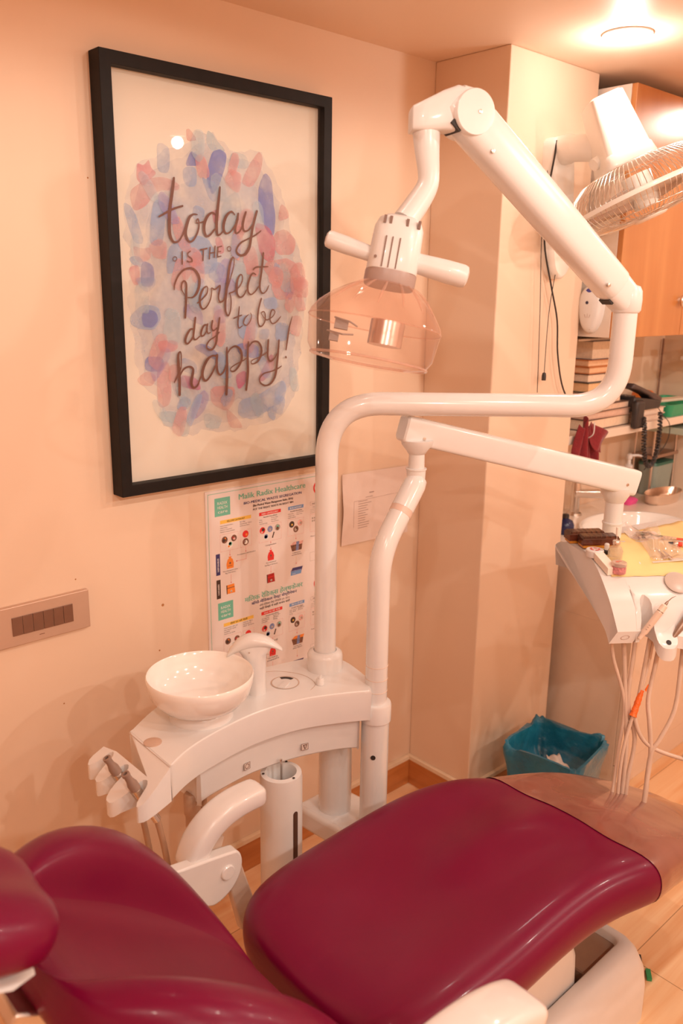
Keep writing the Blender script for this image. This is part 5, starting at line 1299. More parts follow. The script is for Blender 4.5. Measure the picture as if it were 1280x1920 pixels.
# air freshener dispenser hung on the cabinet's white side
af = thing('air_freshener', 'white oval dispenser with a blue spot on the cabinet side above the book stack', 'dispenser', (2.42, -0.293, 1.57))
E1 = lambda y, z, k: Vector((2.42 - k, -0.298 + y, 1.645 + z))
def egg(s, k, n=36):
    return [E1(-s * 0.040 * math.cos(q * 2 * PI / n) * (1.06 if math.sin(q * 2 * PI / n) > 0 else 1.0), s * (0.062 if math.sin(q * 2 * PI / n) > 0 else 0.088) * math.sin(q * 2 * PI / n), k) for q in range(n)]
MB().loft([egg(1.0, 0.0), egg(1.0, 0.012), egg(0.93, 0.026), egg(0.75, 0.032), egg(0.3, 0.034)]).build('body', M_PLASTIC, af, smooth=60)
m = MB(); n = 20
m.lathe([(0.014, 0.0285), (0.013, 0.0320), (0.0, 0.033)], E1(0, 0.040, 0), (-1, 0, -0.0), 24, sx=1.0, sy=0.75)
m.build('blue_sensor', mat('sensor_blue', (0.05, 0.05, 0.30), 0.3), af)
MB().lathe([(0.0052, 0.030), (0.005, 0.0350), (0.0, 0.0352)], E1(0.004, 0.006, 0), (-1, 0, 0), 16).build('dark_sensor', mat('sensor_navy', (0.02, 0.02, 0.06), 0.3), af)
m = MB()
for a, b in (((-.010, -.030), (-.006, -.040)), ((0, -.027), (0, -.040)), ((.010, -.030), (.006, -.040)), ((-.006, -.070), (.006, -.070)), ((-.010, -.076), (.010, -.076))):
    m.tube([E1(a[0], a[1], 0.0335 if a[1] > -.05 else .027), E1(b[0], b[1], 0.0335 if a[1] > -.05 else .026)], 0.0009, 6)
m.build('printed_mark', mat('pale_grey_mark', (0.45, 0.33, 0.28), 0.5), af)
cb = thing('carton_box', 'flat white carton lying on top of the book stack under the dispenser', 'box', (2.55, -0.17, 1.535))

# ================================================================== BOOK SHELF, BOOKS AND THINGS ON IT
M_SHELF = mat('shelf_laminate', (0.80, 0.68, 0.58), 0.4, noise=0.01)
SZ = 1.213
sh_ = MB().bb((2.405, -0.235, SZ - 0.030), (XE - 0.001, -0.001, SZ))
sh_.build; solo(sh_, 'wall_shelf', M_SHELF, 'long cream wall shelf carrying the books and black telephone', 'shelf', smooth=0, bevel=0.002)
def rotz(a): return Matrix.Rotation(a, 3, 'Z')
books = [  # thickness, width x, depth y, cover colour, page colour, rotation, dx, label
    (0.040, 0.300, 0.200, (0.10, 0.055, 0.045), (0.80, 0.62, 0.47), 0.015, 0.01, 'thick dark-covered book at the very bottom of the stack on the shelf'),
    (0.024, 0.285, 0.200, (0.62, 0.40, 0.30), (0.70, 0.48, 0.38), -0.03, 0.02, 'tan-covered book second from the bottom of the stack'),
    (0.026, 0.300, 0.205, (0.12, 0.075, 0.06), (0.74, 0.54, 0.42), 0.03, 0.012, 'brown book third from the bottom of the stack'),
    (0.045, 0.240, 0.195, (0.20, 0.13, 0.10), (0.78, 0.60, 0.47), 0.0, -0.002, 'thick dark brown book in the middle of the stack behind the pipe elbow'),
    (0.034, 0.262, 0.195, (0.16, 0.15, 0.10), (0.80, 0.50, 0.27), 0.02, 0.004, 'book with orange page edges and green-grey cover in the stack'),
    (0.030, 0.258, 0.200, (0.08, 0.06, 0.06), (0.78, 0.60, 0.46), -0.02, 0.004, 'slim black-covered book above the orange-edged one in the stack'),
    (0.024, 0.262, 0.195, (0.50, 0.17, 0.05), (0.78, 0.48, 0.28), 0.02, 0.0, 'lower of the two orange-brown paperbacks in the stack'),
    (0.024, 0.262, 0.195, (0.55, 0.20, 0.06), (0.80, 0.52, 0.32), -0.01, 0.0, 'upper of the two orange-brown paperbacks in the stack'),
    (0.064, 0.285, 0.200, (0.14, 0.12, 0.14), (0.84, 0.70, 0.56), 0.01, 0.008, 'thickest book with a dark cover, topmost of the stack'),
]
z = SZ
for i, (h, w_, d_, cc_, pc, rot, dx, lab) in enumerate(books):
    t = thing('book', lab, 'book', (2.575 + w_ / 2 + dx - 0.01, -0.115, z), 'books stacked on the shelf')
    R_ = rotz(rot); o = Vector((2.565 + w_ / 2 + dx, -0.115, z))
    cm = mat('book_cover_%s' % 'abcdefghi'[i], cc_, 0.45, noise=0.06); pg = mat('book_pages_%s' % 'abcdefghi'[i], pc, 0.7, noise=0.07, nscale=120)
    m = MB().box(o + Vector((0, 0, 0.0015)), (w_, d_, 0.003), R_).box(o + Vector((0, 0, h - 0.0015)), (w_, d_, 0.003), R_)
    m.box(o + R_ @ Vector((0, d_ / 2 - 0.0015, 0)) + Vector((0, 0, h / 2)), (w_, 0.003, h), R_)
    m.build('cover', cm, t, smooth=0, bevel=0.0008)
    MB().box(o + Vector((0, 0, h / 2)) + R_ @ Vector((0, -0.001, 0)), (w_ - 0.010, d_ - 0.010, h - 0.0062), R_).build('pages', pg, t, smooth=0)
    z += h
bb_ = MB().bb((2.50, -0.205, z), (2.72, -0.03, z + 0.007)); m = bb_
COL.objects.unlink(cb); bpy.data.objects.remove(cb)
solo(m, 'carton_box', M_CARC, 'flat white carton lying on top of the book stack', 'box', smooth=0, bevel=0.001)
# telephone with handset and coiled cord, standing on a pair of books
for k, (lab, cc_, zz) in enumerate((('pale slim book lying under the black telephone, lower of two', (0.62, 0.46, 0.38), SZ), ('pale slim book directly under the black telephone, upper of two', (0.70, 0.56, 0.48), SZ + 0.024))):
    t = thing('book', lab, 'book', (3.0, -0.12, zz), 'books under the telephone')
    MB().bb((2.885, -0.222, zz), (3.125, -0.06, zz + 0.002)).bb((2.885, -0.222, zz + 0.021), (3.125, -0.06, zz + 0.0235)).bb((2.885, -0.064, zz), (3.125, -0.06, zz + 0.0235)).build('cover', mat('phone_book_cover_%s' % 'ab'[k], cc_, 0.45), t, smooth=0)
    MB().bb((2.890, -0.218, zz + 0.002), (3.120, -0.066, zz + 0.021)).build('pages', mat('phone_book_pages_%s' % 'ab'[k], (0.78, 0.64, 0.54), 0.7, noise=0.07, nscale=120), t, smooth=0)
pz = SZ + 0.0476
ph = thing('telephone', 'black corded desk telephone on the shelf with its coiled cord hanging down', 'telephone', (2.97, -0.15, pz))
m = MB().prism([(2.86, -0.235, pz), (3.06, -0.235, pz), (3.06, -0.235, pz + 0.030), (2.86, -0.235, pz + 0.055)], (0, 0.165, 0)); m.build('base', M_BLACK, ph, bevel=0.006)
m = MB().bb((2.835, -0.262, SZ - 0.012), (2.895, -0.236, pz + 0.045)); m.build('handset_rest', M_BLACK, ph, bevel=0.012, bseg=3)
MB().prism([(2.85, -0.225, pz + 0.085), (2.865, -0.225, pz + 0.105), (3.09, -0.225, pz + 0.040), (3.085, -0.225, pz + 0.008), (3.02, -0.225, pz + 0.030), (2.98, -0.225, pz + 0.052), (2.90, -0.225, pz + 0.076)], (0, 0.05, 0)).build('handset', mat('phone_charcoal', (0.075, 0.05, 0.048), 0.35), ph, bevel=0.008, bseg=3)
m = MB()
for a in range(3):
    for b in range(4): m.bb((2.91 + a * .03, -0.165 + b * .022, pz + 0.046 - a * .004), (2.93 + a * .03, -0.150 + b * .022, pz + 0.053 - a * .004))
m.build('keypad', M_GREYP, ph, smooth=0)
core = [Vector(p) for p in crom([(2.885, -0.262, SZ + 0.028), (2.895, -0.266, SZ - 0.02), (2.905, -0.266, SZ - 0.09), (2.935, -0.266, SZ - 0.150), (2.975, -0.266, SZ - 0.158), (3.005, -0.266, SZ - 0.115), (3.012, -0.266, SZ - 0.04), (3.012, -0.262, SZ + 0.036)], 30)]
coil = []; N = len(core)
for i, c in enumerate(core):
    t = (core[min(i + 1, N - 1)] - core[max(i - 1, 0)]).normalized(); b = Vector((0, 1, 0)); nn = t.cross(b)
    w0 = i * 1.35
    coil.append(c + (b * math.cos(w0) + nn * math.sin(w0)) * 0.0068)
MB().tube(coil, 0.0042, 6).build('coiled_cord', M_BLACK, ph)
MB().tube(crom([(3.02, -0.20, pz + .06), (3.06, -0.24, SZ + .03), (3.10, -0.26, SZ - .02), (3.10, -0.25, SZ - .10), (3.05, -0.20, SZ - .20)], 6), 0.0016, 6).build('line_cord', M_CORD, ph)
# green plastic tray, orange lid, white pen-like tube, dental model
gt = MB()
gt.loft([slab(3.16, 3.46, -0.225, -0.05, SZ + 0.001, 0.02), slab(3.14, 3.48, -0.24, -0.035, SZ + 0.050, 0.025), slab(3.15, 3.47, -0.235, -0.04, SZ + 0.050, 0.025), slab(3.17, 3.45, -0.22, -0.055, SZ + 0.006, 0.02)], cap=True)
solo(gt, 'green_tray', mat('tray_green', (0.03, 0.36, 0.18), 0.3), 'green plastic tray at the right end of the shelf', 'tray', smooth=50)
m = MB().box((3.27, -0.14, SZ + 0.053), (0.28, 0.05, 0.010), rotz(-0.12)); solo(m, 'white_ruler', mat('ruler_cream', (0.84, 0.72, 0.58), 0.4), 'cream plastic strip lying across the green tray', 'strip', smooth=0, bevel=0.002)
m = MB().lathe([(0.045, 0), (0.044, 0.02), (0.034, 0.030), (0.0, 0.031)], (3.22, -0.075, SZ + 0.0585), (0, 0, 1), 28); solo(m, 'orange_lid', mat('lid_orange', (0.80, 0.20, 0.03), 0.35), 'round orange lid on the green tray behind the telephone', 'lid')
m = MB().tube([(2.93, -0.055, SZ + 0.235), (2.995, -0.055, SZ + 0.05)], [0.017, 0.013], 16).tube([(2.995, -0.055, SZ + 0.05), (3.005, -0.055, SZ + 0.0005)], [0.013, 0.011], 16, 1)
solo(m, 'paste_tube', [mat('tube_white', (0.80, 0.64, 0.52), 0.35), mat('tube_pink', (0.80, 0.30, 0.30), 0.4)], 'slim white tube leaning on the books behind the telephone', 'tube')
dm = thing('dental_model', 'pink and white teeth model on a bracket under the cabinet', 'dental model', (3.40, -0.22, 1.42))
M_GUM = mat('gum_pink', (0.82, 0.26, 0.13), 0.3); M_TOOTH = mat('tooth_ivory', (0.86, 0.76, 0.64), 0.25)
for lv, zc in ((0, 1.455), (1, 1.505)):
    arc = [Vector((3.40 + 0.062 * math.cos(t), -0.20 - 0.085 * math.sin(t), zc)) for t in [PI * k / 16 for k in range(17)]]
    MB().tube(arc, 0.016, 12).build('gum', M_GUM, dm)
    for k in range(12):
        t = PI * (k + .5) / 12
        c = Vector((3.40 + 0.066 * math.cos(t), -0.20 - 0.090 * math.sin(t), zc + (0.015 if lv == 0 else -0.015)))
        MB().box(c, (0.013, 0.011, 0.020), rotz(t), 0).build('tooth', M_TOOTH, dm, bevel=0.004, bseg=2)
MB().bb((3.33, -0.30, 1.425), (3.47, -0.16, 1.440)).build('model_base', mat('model_base_white', (0.82, 0.72, 0.64), 0.35), dm, smooth=0, bevel=0.003)
MB().bb((3.372, -0.215, 1.44), (3.392, -0.195, CZ0)).bb((3.36, -0.23, CZ0 - .004), (3.41, -0.18, CZ0)).build('bracket', mat('bracket_brown', (0.20, 0.12, 0.10), 0.45), dm, smooth=0)
MB().lathe([(0.018, 0), (0.020, 0.008), (0.016, 0.014)], (3.325, -0.22, 1.50), (-1, 0, 0), 24).build('hinge_disc', mat('hinge_brown', (0.30, 0.18, 0.14), 0.4, metal=0.4), dm)
m = MB().tube([(3.468, -0.012, 1.50), (3.468, -0.012, 1.26)], 0.004, 8); solo(m, 'wall_cable', mat('cable_brown', (0.25, 0.13, 0.09), 0.5), 'thin brown cable running down the wall to the shelf end', 'cable')

# ================================================================== COUNTER, SINK, TAP AND THINGS ON IT
KX, KY, KZ = 2.45, -0.53, 0.85
cb_ = thing('base_cabinet', 'white base cabinet with a plinth under the sink counter', 'cabinet', (2.9, -0.27, 0))
M_KITC = mat('cabinet_cream', (0.78, 0.64, 0.53), 0.35, coat=0.2, noise=0.015)
MB().bb((KX, KY + 0.020, 0.0), (XE - 0.001, -0.001, 0.60)).bb((KX, KY + 0.020, 0.60), (XE - 0.001, KY + 0.04, 0.82)).bb((KX, -0.02, 0.6), (XE - .001, -0.001, 0.82)).bb((KX, KY + .02, .6), (KX + .02, -0.001, .82)).build('carcass', M_KITC, cb_, smooth=0, bevel=0.001)
for k in range(2):
    MB().bb((KX + 0.001 + k * .52, KY, 0.098), (KX + 0.519 + k * .52, KY + 0.019, 0.818)).build('door', M_KITC, cb_, smooth=0, bevel=0.002)
MB().bb((KX + .001, KY + 0.004, 0.0), (XE - 0.001, KY + 0.019, 0.094)).build('plinth', M_KITC, cb_, smooth=0, bevel=0.001)
m = MB()
sxc, syc, sa, sb = 2.79, -0.325, 0.245, 0.185
n = 48
ow = [(KX - 0.012, KY - 0.025), (XE - 0.002, KY - 0.025), (XE - 0.002, -0.002), (KX - 0.012, -0.002)]
def edgept(t):
    dx, dy = math.cos(t), math.sin(t)
    k = min(((XE - .002 - sxc) / dx if dx > 1e-9 else 1e9), ((KX - .012 - sxc) / dx if dx < -1e-9 else 1e9), ((-.002 - syc) / dy if dy > 1e-9 else 1e9), ((KY - .025 - syc) / dy if dy < -1e-9 else 1e9))
    return (sxc + dx * k, syc + dy * k)
angs = sorted([q * 2 * PI / n for q in range(n)] + [math.atan2(y - syc, x - sxc) % (2 * PI) for x, y in ow])
outer_t = [Vector((*edgept(t), KZ)) for t in angs]; inner_t = [Vector((sxc + (sa - .008) * math.cos(t), syc + (sb - .008) * math.sin(t), KZ)) for t in angs]
outer_b = [p - Vector((0, 0, 0.028)) for p in outer_t]; inner_b = [p - Vector((0, 0, 0.028)) for p in inner_t]
m.loft([outer_t, inner_t, inner_b, outer_b], cap=False, closed=True)
solo(m, 'countertop', mat('countertop_cream', (0.84, 0.74, 0.65), 0.3, coat=0.2, noise=0.02, nscale=60), 'cream countertop running around the sink behind the pillar', 'countertop', smooth=0)
m = MB(); lp = []
for (k, z) in ((1.0, KZ + 0.0005), (1.0, KZ + 0.008), (0.975, KZ + 0.012), (0.93, KZ + 0.010), (0.90, KZ - 0.005), (0.84, KZ - 0.06), (0.70, KZ - 0.115), (0.45, KZ - 0.135), (0.08, KZ - 0.14)):
    lp.append([Vector((sxc + sa * k * math.cos(q * 2 * PI / 56), syc + sb * k * math.sin(q * 2 * PI / 56), z)) for q in range(56)])
m.loft(lp, cap=False)
o_ = m.build('wash_basin', M_CERAMIC, None, smooth=60); recenter(tag(o_, 'white oval wash basin set in the countertop', 'sink'))
tp = thing('basin_tap', 'chrome tap with a flat spout beside the wash basin', 'tap', (2.79, -0.068, KZ))
MB().lathe([(0.030, 0), (0.028, 0.008), (0.019, 0.014), (0.017, 0.060), (0.019, 0.11), (0.015, 0.135)], (2.79, -0.068, KZ), (0, 0, 1), 24).build('body', M_CHROME, tp)
MB().box((2.835, -0.115, KZ + 0.085), (0.15, 0.036, 0.030), rotz(-0.78)).build('spout', M_CHROME, tp, bevel=0.006, bseg=3)
MB().lathe([(0.009, 0), (0.009, 0.015)], (2.875, -0.156, KZ + 0.058), (0, 0, 1), 16).build('aerator', M_CHROME, tp)
MB().lathe([(0.014, 0.135), (0.016, 0.15), (0.015, 0.185), (0.008, 0.19)], (2.79, -0.068, KZ), (0, 0, 1), 20).box((2.81, -0.085, KZ + 0.178), (0.06, 0.016, 0.014), rotz(-0.78)).build('lever', M_CHROME, tp)
bt = thing('blue_bottle', 'small dark blue bottle on the counter just showing beside the pillar edge', 'bottle', (2.535, -0.19, KZ))
MB().lathe([(0.030, 0), (0.033, 0.004), (0.033, 0.032), (0.026, 0.046), (0.012, 0.054), (0.011, 0.058)], (2.535, -0.19, KZ), (0, 0, 1), 24).build('body', mat('bottle_blue', (0.02, 0.025, 0.09), 0.25), bt)
MB().lathe([(0.013, 0.057), (0.013, 0.068), (0.010, 0.070), (0.0, 0.070)], (2.535, -0.19, KZ), (0, 0, 1), 20).build('cap', M_BLACK, bt)
pb = thing('soap_pump_bottle', 'clear soap bottle with a white pump standing behind the box arm', 'pump bottle', (3.20, -0.055, KZ))
M_CLB = clear('bottle_clear', (0.93, 0.87, 0.83), ior=1.45, rough=0.04, body=(0.80, 0.62, 0.54), body_fac=0.2)
MB().lathe([(0.034, 0), (0.036, 0.006), (0.036, 0.105), (0.030, 0.120), (0.016, 0.126)], (3.20, -0.055, KZ), (0, 0, 1), 28).build('bottle', M_CLB, pb)
MB().lathe([(0.017, 0.118), (0.017, 0.142), (0.008, 0.146), (0.007, 0.166), (0.0115, 0.168), (0.0115, 0.186), (0.006, 0.190)], (3.20, -0.055, KZ), (0, 0, 1), 20).tube([(3.20, -0.055, KZ + .181), (3.225, -0.078, KZ + .183), (3.242, -0.094, KZ + .178)], [.006, .005, .0042], 12).build('pump', M_WHITE, pb)
ps_ = MB().loft([slab(3.085, 3.155, -0.135, -0.085, KZ + .0005, .014), slab(3.08, 3.16, -0.14, -0.08, KZ + .016, .016), slab(3.09, 3.15, -0.13, -0.09, KZ + .024, .014)])
solo(ps_, 'soap_bar', mat('soap_pink', (0.86, 0.10, 0.38), 0.4), 'small bright pink soap dish on the counter by the metal basin', 'soap')
ks = MB(); lp = []
for (k, z) in ((0.86, KZ + .0005), (0.95, KZ + 0.014), (1.0, KZ + 0.038), (1.03, KZ + 0.041), (1.0, KZ + 0.043), (0.93, KZ + 0.014), (0.84, KZ + 0.004)):
    lp.append([Vector((3.265 + 0.118 * k * math.cos(q * 2 * PI / 40), -0.185 + (0.055 * math.sin(q * 2 * PI / 40)) * k, z)) for q in range(40)])
solo(ks.loft(lp), 'kidney_dish', mat('dish_copper', (0.80, 0.66, 0.56), 0.22, metal=1.0), 'shallow polished metal dish on the counter right of the box arm', 'dish', smooth=60)
# wire rack with bins under the shelf end
rk = thing('metal_rack', 'two-tier metal rack with a glass shelf at the far end of the counter', 'rack', (3.38, -0.12, KZ))
for x in (3.285, 3.48):
    for y in (-0.112, -0.03): MB().tube([(x, y, KZ), (x, y, KZ + 0.285)], 0.005, 10).build('post', M_STEEL, rk)
MB().bb((3.27, -0.12, KZ + 0.165), (3.495, -0.02, KZ + 0.178)).build('tier', mat('tier_brown', (0.40, 0.24, 0.17), 0.35, metal=0.4), rk, smooth=0)
MB().bb((3.25, -0.25, KZ + 0.285), (3.497, -0.01, KZ + 0.312)).build('glass_shelf', mat('shelf_green_glass', (0.42, 0.50, 0.42), 0.15, coat=0.4), rk, smooth=0, bevel=0.003)
MB().bb((3.30, -0.10, KZ + 0.179), (3.36, -0.07, KZ + 0.205)).build('clip', M_GREYP, rk, smooth=0)
gb = MB().loft([slab(3.315, 3.465, -0.115, -0.04, KZ + .0008, .02), slab(3.308, 3.470, -0.122, -0.034, KZ + .125, .02), slab(3.308, 3.470, -0.122, -0.034, KZ + .130, .02)])
solo(gb, 'storage_bin', mat('bin_grey_green', (0.30, 0.36, 0.32), 0.35), 'grey green plastic bin standing inside the metal rack', 'bin', smooth=50)
m = MB().loft([slab(3.305, 3.472, -0.124, -0.032, KZ + .1308, .02), slab(3.308, 3.470, -0.122, -0.034, KZ + .142, .02)])
solo(m, 'bin_lid', mat('lid_dark_green', (0.03, 0.14, 0.10), 0.35), 'dark green lid closing the grey green bin in the rack', 'lid', smooth=50)
# maroon cloth hanging from a hook under the shelf
tw = thing('maroon_cloth', 'maroon cloth hanging from a hook on the shelf edge beside the pillar', 'cloth', (2.50, -0.255, 1.09))
M_CLOTH = mat('cloth_maroon', (0.22, 0.010, 0.016), 0.85, sheen=0.3, noise=0.12, nscale=80, bump=0.3, bscale=300)
vs = []; nu, nv = 26, 16
for j in range(nv + 1):
    v_ = j / nv
    for i in range(nu + 1):
        u_ = i / nu - .5
        wd_ = 0.03 + 0.10 * min(1, v_ * 1.7)
        vs.append(Vector((2.492 + u_ * wd_ + 0.018 * v_, -0.262 + 0.014 * math.sin(u_ * 22 + v_ * 2) * (0.4 + v_) + 0.008 * math.sin(u_ * 9), 1.262 - 0.165 * v_ + 0.02 * math.cos(u_ * 9))))
MB().add(vs, [(j * (nu + 1) + i, j * (nu + 1) + i + 1, (j + 1) * (nu + 1) + i + 1, (j + 1) * (nu + 1) + i) for j in range(nv) for i in range(nu)]).build('cloth', M_CLOTH, tw, smooth=180, solid=0.004, sub=1)
vs = []
for j in range(9):
    for i in range(9):
        u_, v_ = i / 8, j / 8
        vs.append(Vector((2.498 + 0.105 * u_ * (1 - .25 * v_) + 0.01 * v_, -0.282 + 0.014 * math.sin(u_ * 6 + v_ * 3), 1.268 - 0.050 * u_ - (0.085 + .02 * math.sin(u_ * 8)) * v_ * (1 - .3 * u_))))
MB().add(vs, [(j * 9 + i, j * 9 + i + 1, (j + 1) * 9 + i + 1, (j + 1) * 9 + i) for j in range(8) for i in range(8)]).build('folded_corner', M_CLOTH, tw, smooth=180, solid=0.004, sub=1)
MB().tube(crom([(2.505, -0.237, 1.200), (2.505, -0.268, 1.207), (2.505, -0.288, 1.225), (2.505, -0.288, 1.262)], 5), 0.002, 8).build('hook', M_WHITE, tw)

# ================================================================== WASTE BIN WITH BLUE LINER
bn = thing('waste_bin', 'square waste bin with a rumpled blue plastic liner, on the floor by the pillar', 'waste bin', (2.12, -0.50, 0))
M_BAG = mat('liner_blue', (0.012, 0.16, 0.27), 0.28, coat=0.2, noise=0.25, nscale=14, bump=0.8, bscale=22)
bcx, bcy, brot = 2.122, -0.482, 0.16
def binring(z, hw, wob=0.0, seed=0, n=64, e=7):
    r_ = random.Random(seed); ph_ = [r_.uniform(0, 6.28) for _ in range(4)]
    out = []
    for q in range(n):
        t = q * 2 * PI / n; ca, sa = math.cos(t), math.sin(t)
        x = math.copysign(abs(ca) ** (2 / e), ca) * hw; y = math.copysign(abs(sa) ** (2 / e), sa) * hw
        w_ = wob * (math.sin(5 * t + ph_[0]) + .7 * math.sin(9 * t + ph_[1]) + .5 * math.sin(17 * t + ph_[2]))
        k = 1 + w_
        out.append(Vector((bcx + (x * math.cos(brot) - y * math.sin(brot)) * k, bcy + (x * math.sin(brot) + y * math.cos(brot)) * k, z + w_ * 0.22)))
    return out
MB().loft([binring(0.02, .02), binring(0.015, .098), binring(0, .098), binring(0.01, .102), binring(0.275, .122)], cap=False).build('bin_body', mat('bin_dark', (0.08, 0.06, 0.06), 0.4), bn)
MB().loft([binring(.06, .106, .01, 1), binring(.13, .113, .012, 2), binring(.22, .122, .014, 3), binring(.262, .130, .018, 4), binring(.285, .131, .024, 8), binring(.302, .128, .024, 5), binring(.302, .120, .024, 5), binring(.285, .114, .020, 6), binring(.22, .108, .02, 7), binring(.20, .100, .04, 8), binring(.175, .075, .06, 9), binring(.17, .03, .05, 10)], cap=False).build('liner', M_BAG, bn, smooth=50)
M_TIS = mat('tissue_white', (0.80, 0.72, 0.66), 0.8)
for (x, y, z, a, lab) in ((2.075, -0.455, .185, .4, 'crumpled white paper scrap inside the blue-lined bin, on the left'), (2.155, -0.475, .185, 1.0, 'long folded white tissue inside the blue-lined bin, on the right')):
    m = MB(); vs = []
    for j in range(6):
        for i in range(9):
            u_, v_ = i / 8 - .5, j / 5 - .5
            p = rotz(a) @ Vector((u_ * .085, v_ * .045, .005 * math.sin(u_ * 9 + v_ * 5) + .006 * math.cos(v_ * 9) + .02 * u_ * u_))
            vs.append(p + Vector((x, y, z + .025)))
    m.add(vs, [(j * 9 + i, j * 9 + i + 1, (j + 1) * 9 + i + 1, (j + 1) * 9 + i) for j in range(5) for i in range(8)])
    solo(m, 'paper_scrap', M_TIS, lab, 'paper', smooth=60, solid=0.002)

# ================================================================== THINGS ON THE INSTRUMENT TRAY
def tz(x, y):
    s_ = (x - 1.678) * -0.6 + (y + 0.883) * -0.8
    P = [(-0.30, 1.055), (-0.259, 1.062), (-0.233, 1.066), (-0.163, 1.058), (-0.115, 1.042), (-0.073, 1.023), (-0.03, 0.985), (0.0, 0.928)]
    if s_ <= P[0][0]: return P[0][1]
    for (a, za), (b, zb) in zip(P, P[1:]):
        if s_ <= b: return za + (zb - za) * (s_ - a) / (b - a)
    return P[-1][1]
m = MB(); vs = []; fs = []; nu, nv = 22, 16
LF, LB, RF, RB = Vector((1.738, -0.822)), Vector((1.862, -0.668)), Vector((1.99, -1.01)), Vector((2.26, -0.735))
for j in range(nv + 1):
    for i in range(nu + 1):
        u_, v_ = i / nu, j / nv
        p = (LF * (1 - u_) + RF * u_) * (1 - v_) + (LB * (1 - u_) + RB * u_) * v_
        crease = 0.0016 * math.sin(u_ * 17 + v_ * 3) * math.sin(v_ * 9) + 0.001 * math.sin(u_ * 41)
        vs.append(Vector((p.x, p.y, max(tz(p.x, p.y), 1.0555 if v_ > .8 else 0) + 0.0035 + crease)))
for j in range(nv):
    for i in range(nu): fs.append((j * (nu + 1) + i, j * (nu + 1) + i + 1, (j + 1) * (nu + 1) + i + 1, (j + 1) * (nu + 1) + i))
m.add(vs, fs)
solo(m, 'tray_paper', mat('paper_yellow', (0.85, 0.66, 0.30), 0.65, noise=0.05, nscale=14), 'yellow paper liner spread over the instrument tray', 'paper', smooth=180, solid=0.0006)
M_AMB = clear('amber_lid', (0.50, 0.28, 0.20), ior=1.5, rough=0.08, body=(0.12, 0.05, 0.035), body_fac=0.34)
M_AMB2 = mat('amber_base', (0.55, 0.22, 0.02), 0.25, coat=0.3)
for i, (x, y, lab) in enumerate(((1.838, -0.682, 'smoky brown bur box at the back edge of the tray'), (1.828, -0.727, 'smoky brown bur box with an amber end, in front of the other bur box'))):
    t = thing('bur_box', lab, 'box', (x, y, 1.068))
    R_ = rotz(-0.62); z0 = 1.0672
    MB().box((x, y, z0 + 0.007), (0.090, 0.034, 0.014), R_).build('tray', M_AMB2, t, bevel=0.002)
    MB().loft([[Vector((x, y, z0 + zz)) + R_ @ Vector((a * k, b * k2, 0)) for a, b in ((-.047, -.019), (.047, -.019), (.047, .019), (-.047, .019))] for zz, k, k2 in ((.008, 1, 1), (.024, 1, 1), (.030, .93, .8))]).build('lid', M_AMB, t, smooth=0)
    m = MB()
    for a in range(7): m.box(Vector((x, y, z0 + .0275)) + R_ @ Vector((-.039 + a * .013, 0, 0)), (.001, .034, .005), R_)
    for b in (-.0195, .0195): m.box(Vector((x, y, z0 + .024)) + R_ @ Vector((0, b, 0)), (.094, .001, .0012), R_)
    m.build('lid_ribs', mat('rib_brown', (0.14, 0.06, 0.04), 0.4), t, smooth=0)
t = thing('tape_roll', 'round white tape roll with a red printed ring at the tray edge', 'tape', (1.773, -0.752, tz(1.773, -.752)))
c = Vector((1.773, -0.752, tz(1.773, -.752) + .001))
MB().lathe([(0.0205, 0), (0.0215, 0.002), (0.0215, 0.016), (0.0195, 0.018), (0.0, 0.018)], c, (0, 0, 1), 36).build('case', M_PLASTIC, t)
m = MB()
for k in range(5):
    a0 = k * 2 * PI / 5; pts = [c + Vector((r * math.cos(a0 + d), r * math.sin(a0 + d), .0184)) for r, d in ((.0075, 0), (.0128, 0), (.0128, .45), (.0128, .9), (.0075, .9), (.0075, .45))]
    m.poly(pts)
m.build('red_print', mat('print_red', (0.72, 0.05, 0.03), 0.4), t, smooth=0)
R_ = rotz(math.atan2(-0.068, -0.029))
bx0 = Vector((1.757, -0.785, 0)); z0 = tz(1.757, -.785) - .002
m = MB(); d_ = Vector((-0.029, -0.068, 0)).normalized(); e_ = Vector((-d_.y, d_.x, 0))
def WBX(a, b, z): return bx0 + d_ * a + e_ * b + Vector((0, 0, z))
m.loft([[WBX(a, b, tz((bx0 + d_ * a).x, (bx0 + d_ * a).y) + zz + .0045) for a, b in ((-.018, -.013), (.038, -.013), (.038, .013), (-.018, .013))] for zz in (0, .018)])
solo(m, 'white_carton', mat('carton_white', (0.84, 0.74, 0.65), 0.5), 'long white carton leaning along the left edge of the tray', 'box', smooth=0, bevel=0.001)
v0 = Vector((1.790, -0.797, tz(1.79, -.797) + .004))
vi = thing('glass_vial', 'clear glass vial with a needle stuck in its metal cap', 'vial', tuple(v0))
MB().lathe([(0.0165, 0), (0.0175, .002), (0.0175, .028), (0.013, .036), (0.0075, .040), (0.0075, .046)], v0, (0, 0, 1), 28).build('glass', clear('vial_glass', (0.90, 0.86, 0.80), ior=1.5, rough=0.02, body=(0.72, 0.62, 0.50), body_fac=.34, boost=2.2), vi)
MB().lathe([(0.0095, .044), (0.0095, .051), (0.0085, .0525), (0.0, .0525)], v0, (0, 0, 1), 24).build('cap', M_CHROME, vi)
MB().cyl(v0 + Vector((0, 0, .052)), v0 + Vector((0, 0, .066)), .0006, n=8).lathe([(0.003, .064), (0.004, .084), (0.0035, .085)], v0, (0, 0, 1), 14).build('needle', mat('needle_clear', (0.80, 0.70, 0.62), 0.3), vi)
j0 = Vector((1.759, -0.826, tz(1.759, -.826) + .006))
jr = thing('small_jar', 'small jar with a pink label in front of the glass vial', 'jar', tuple(j0))
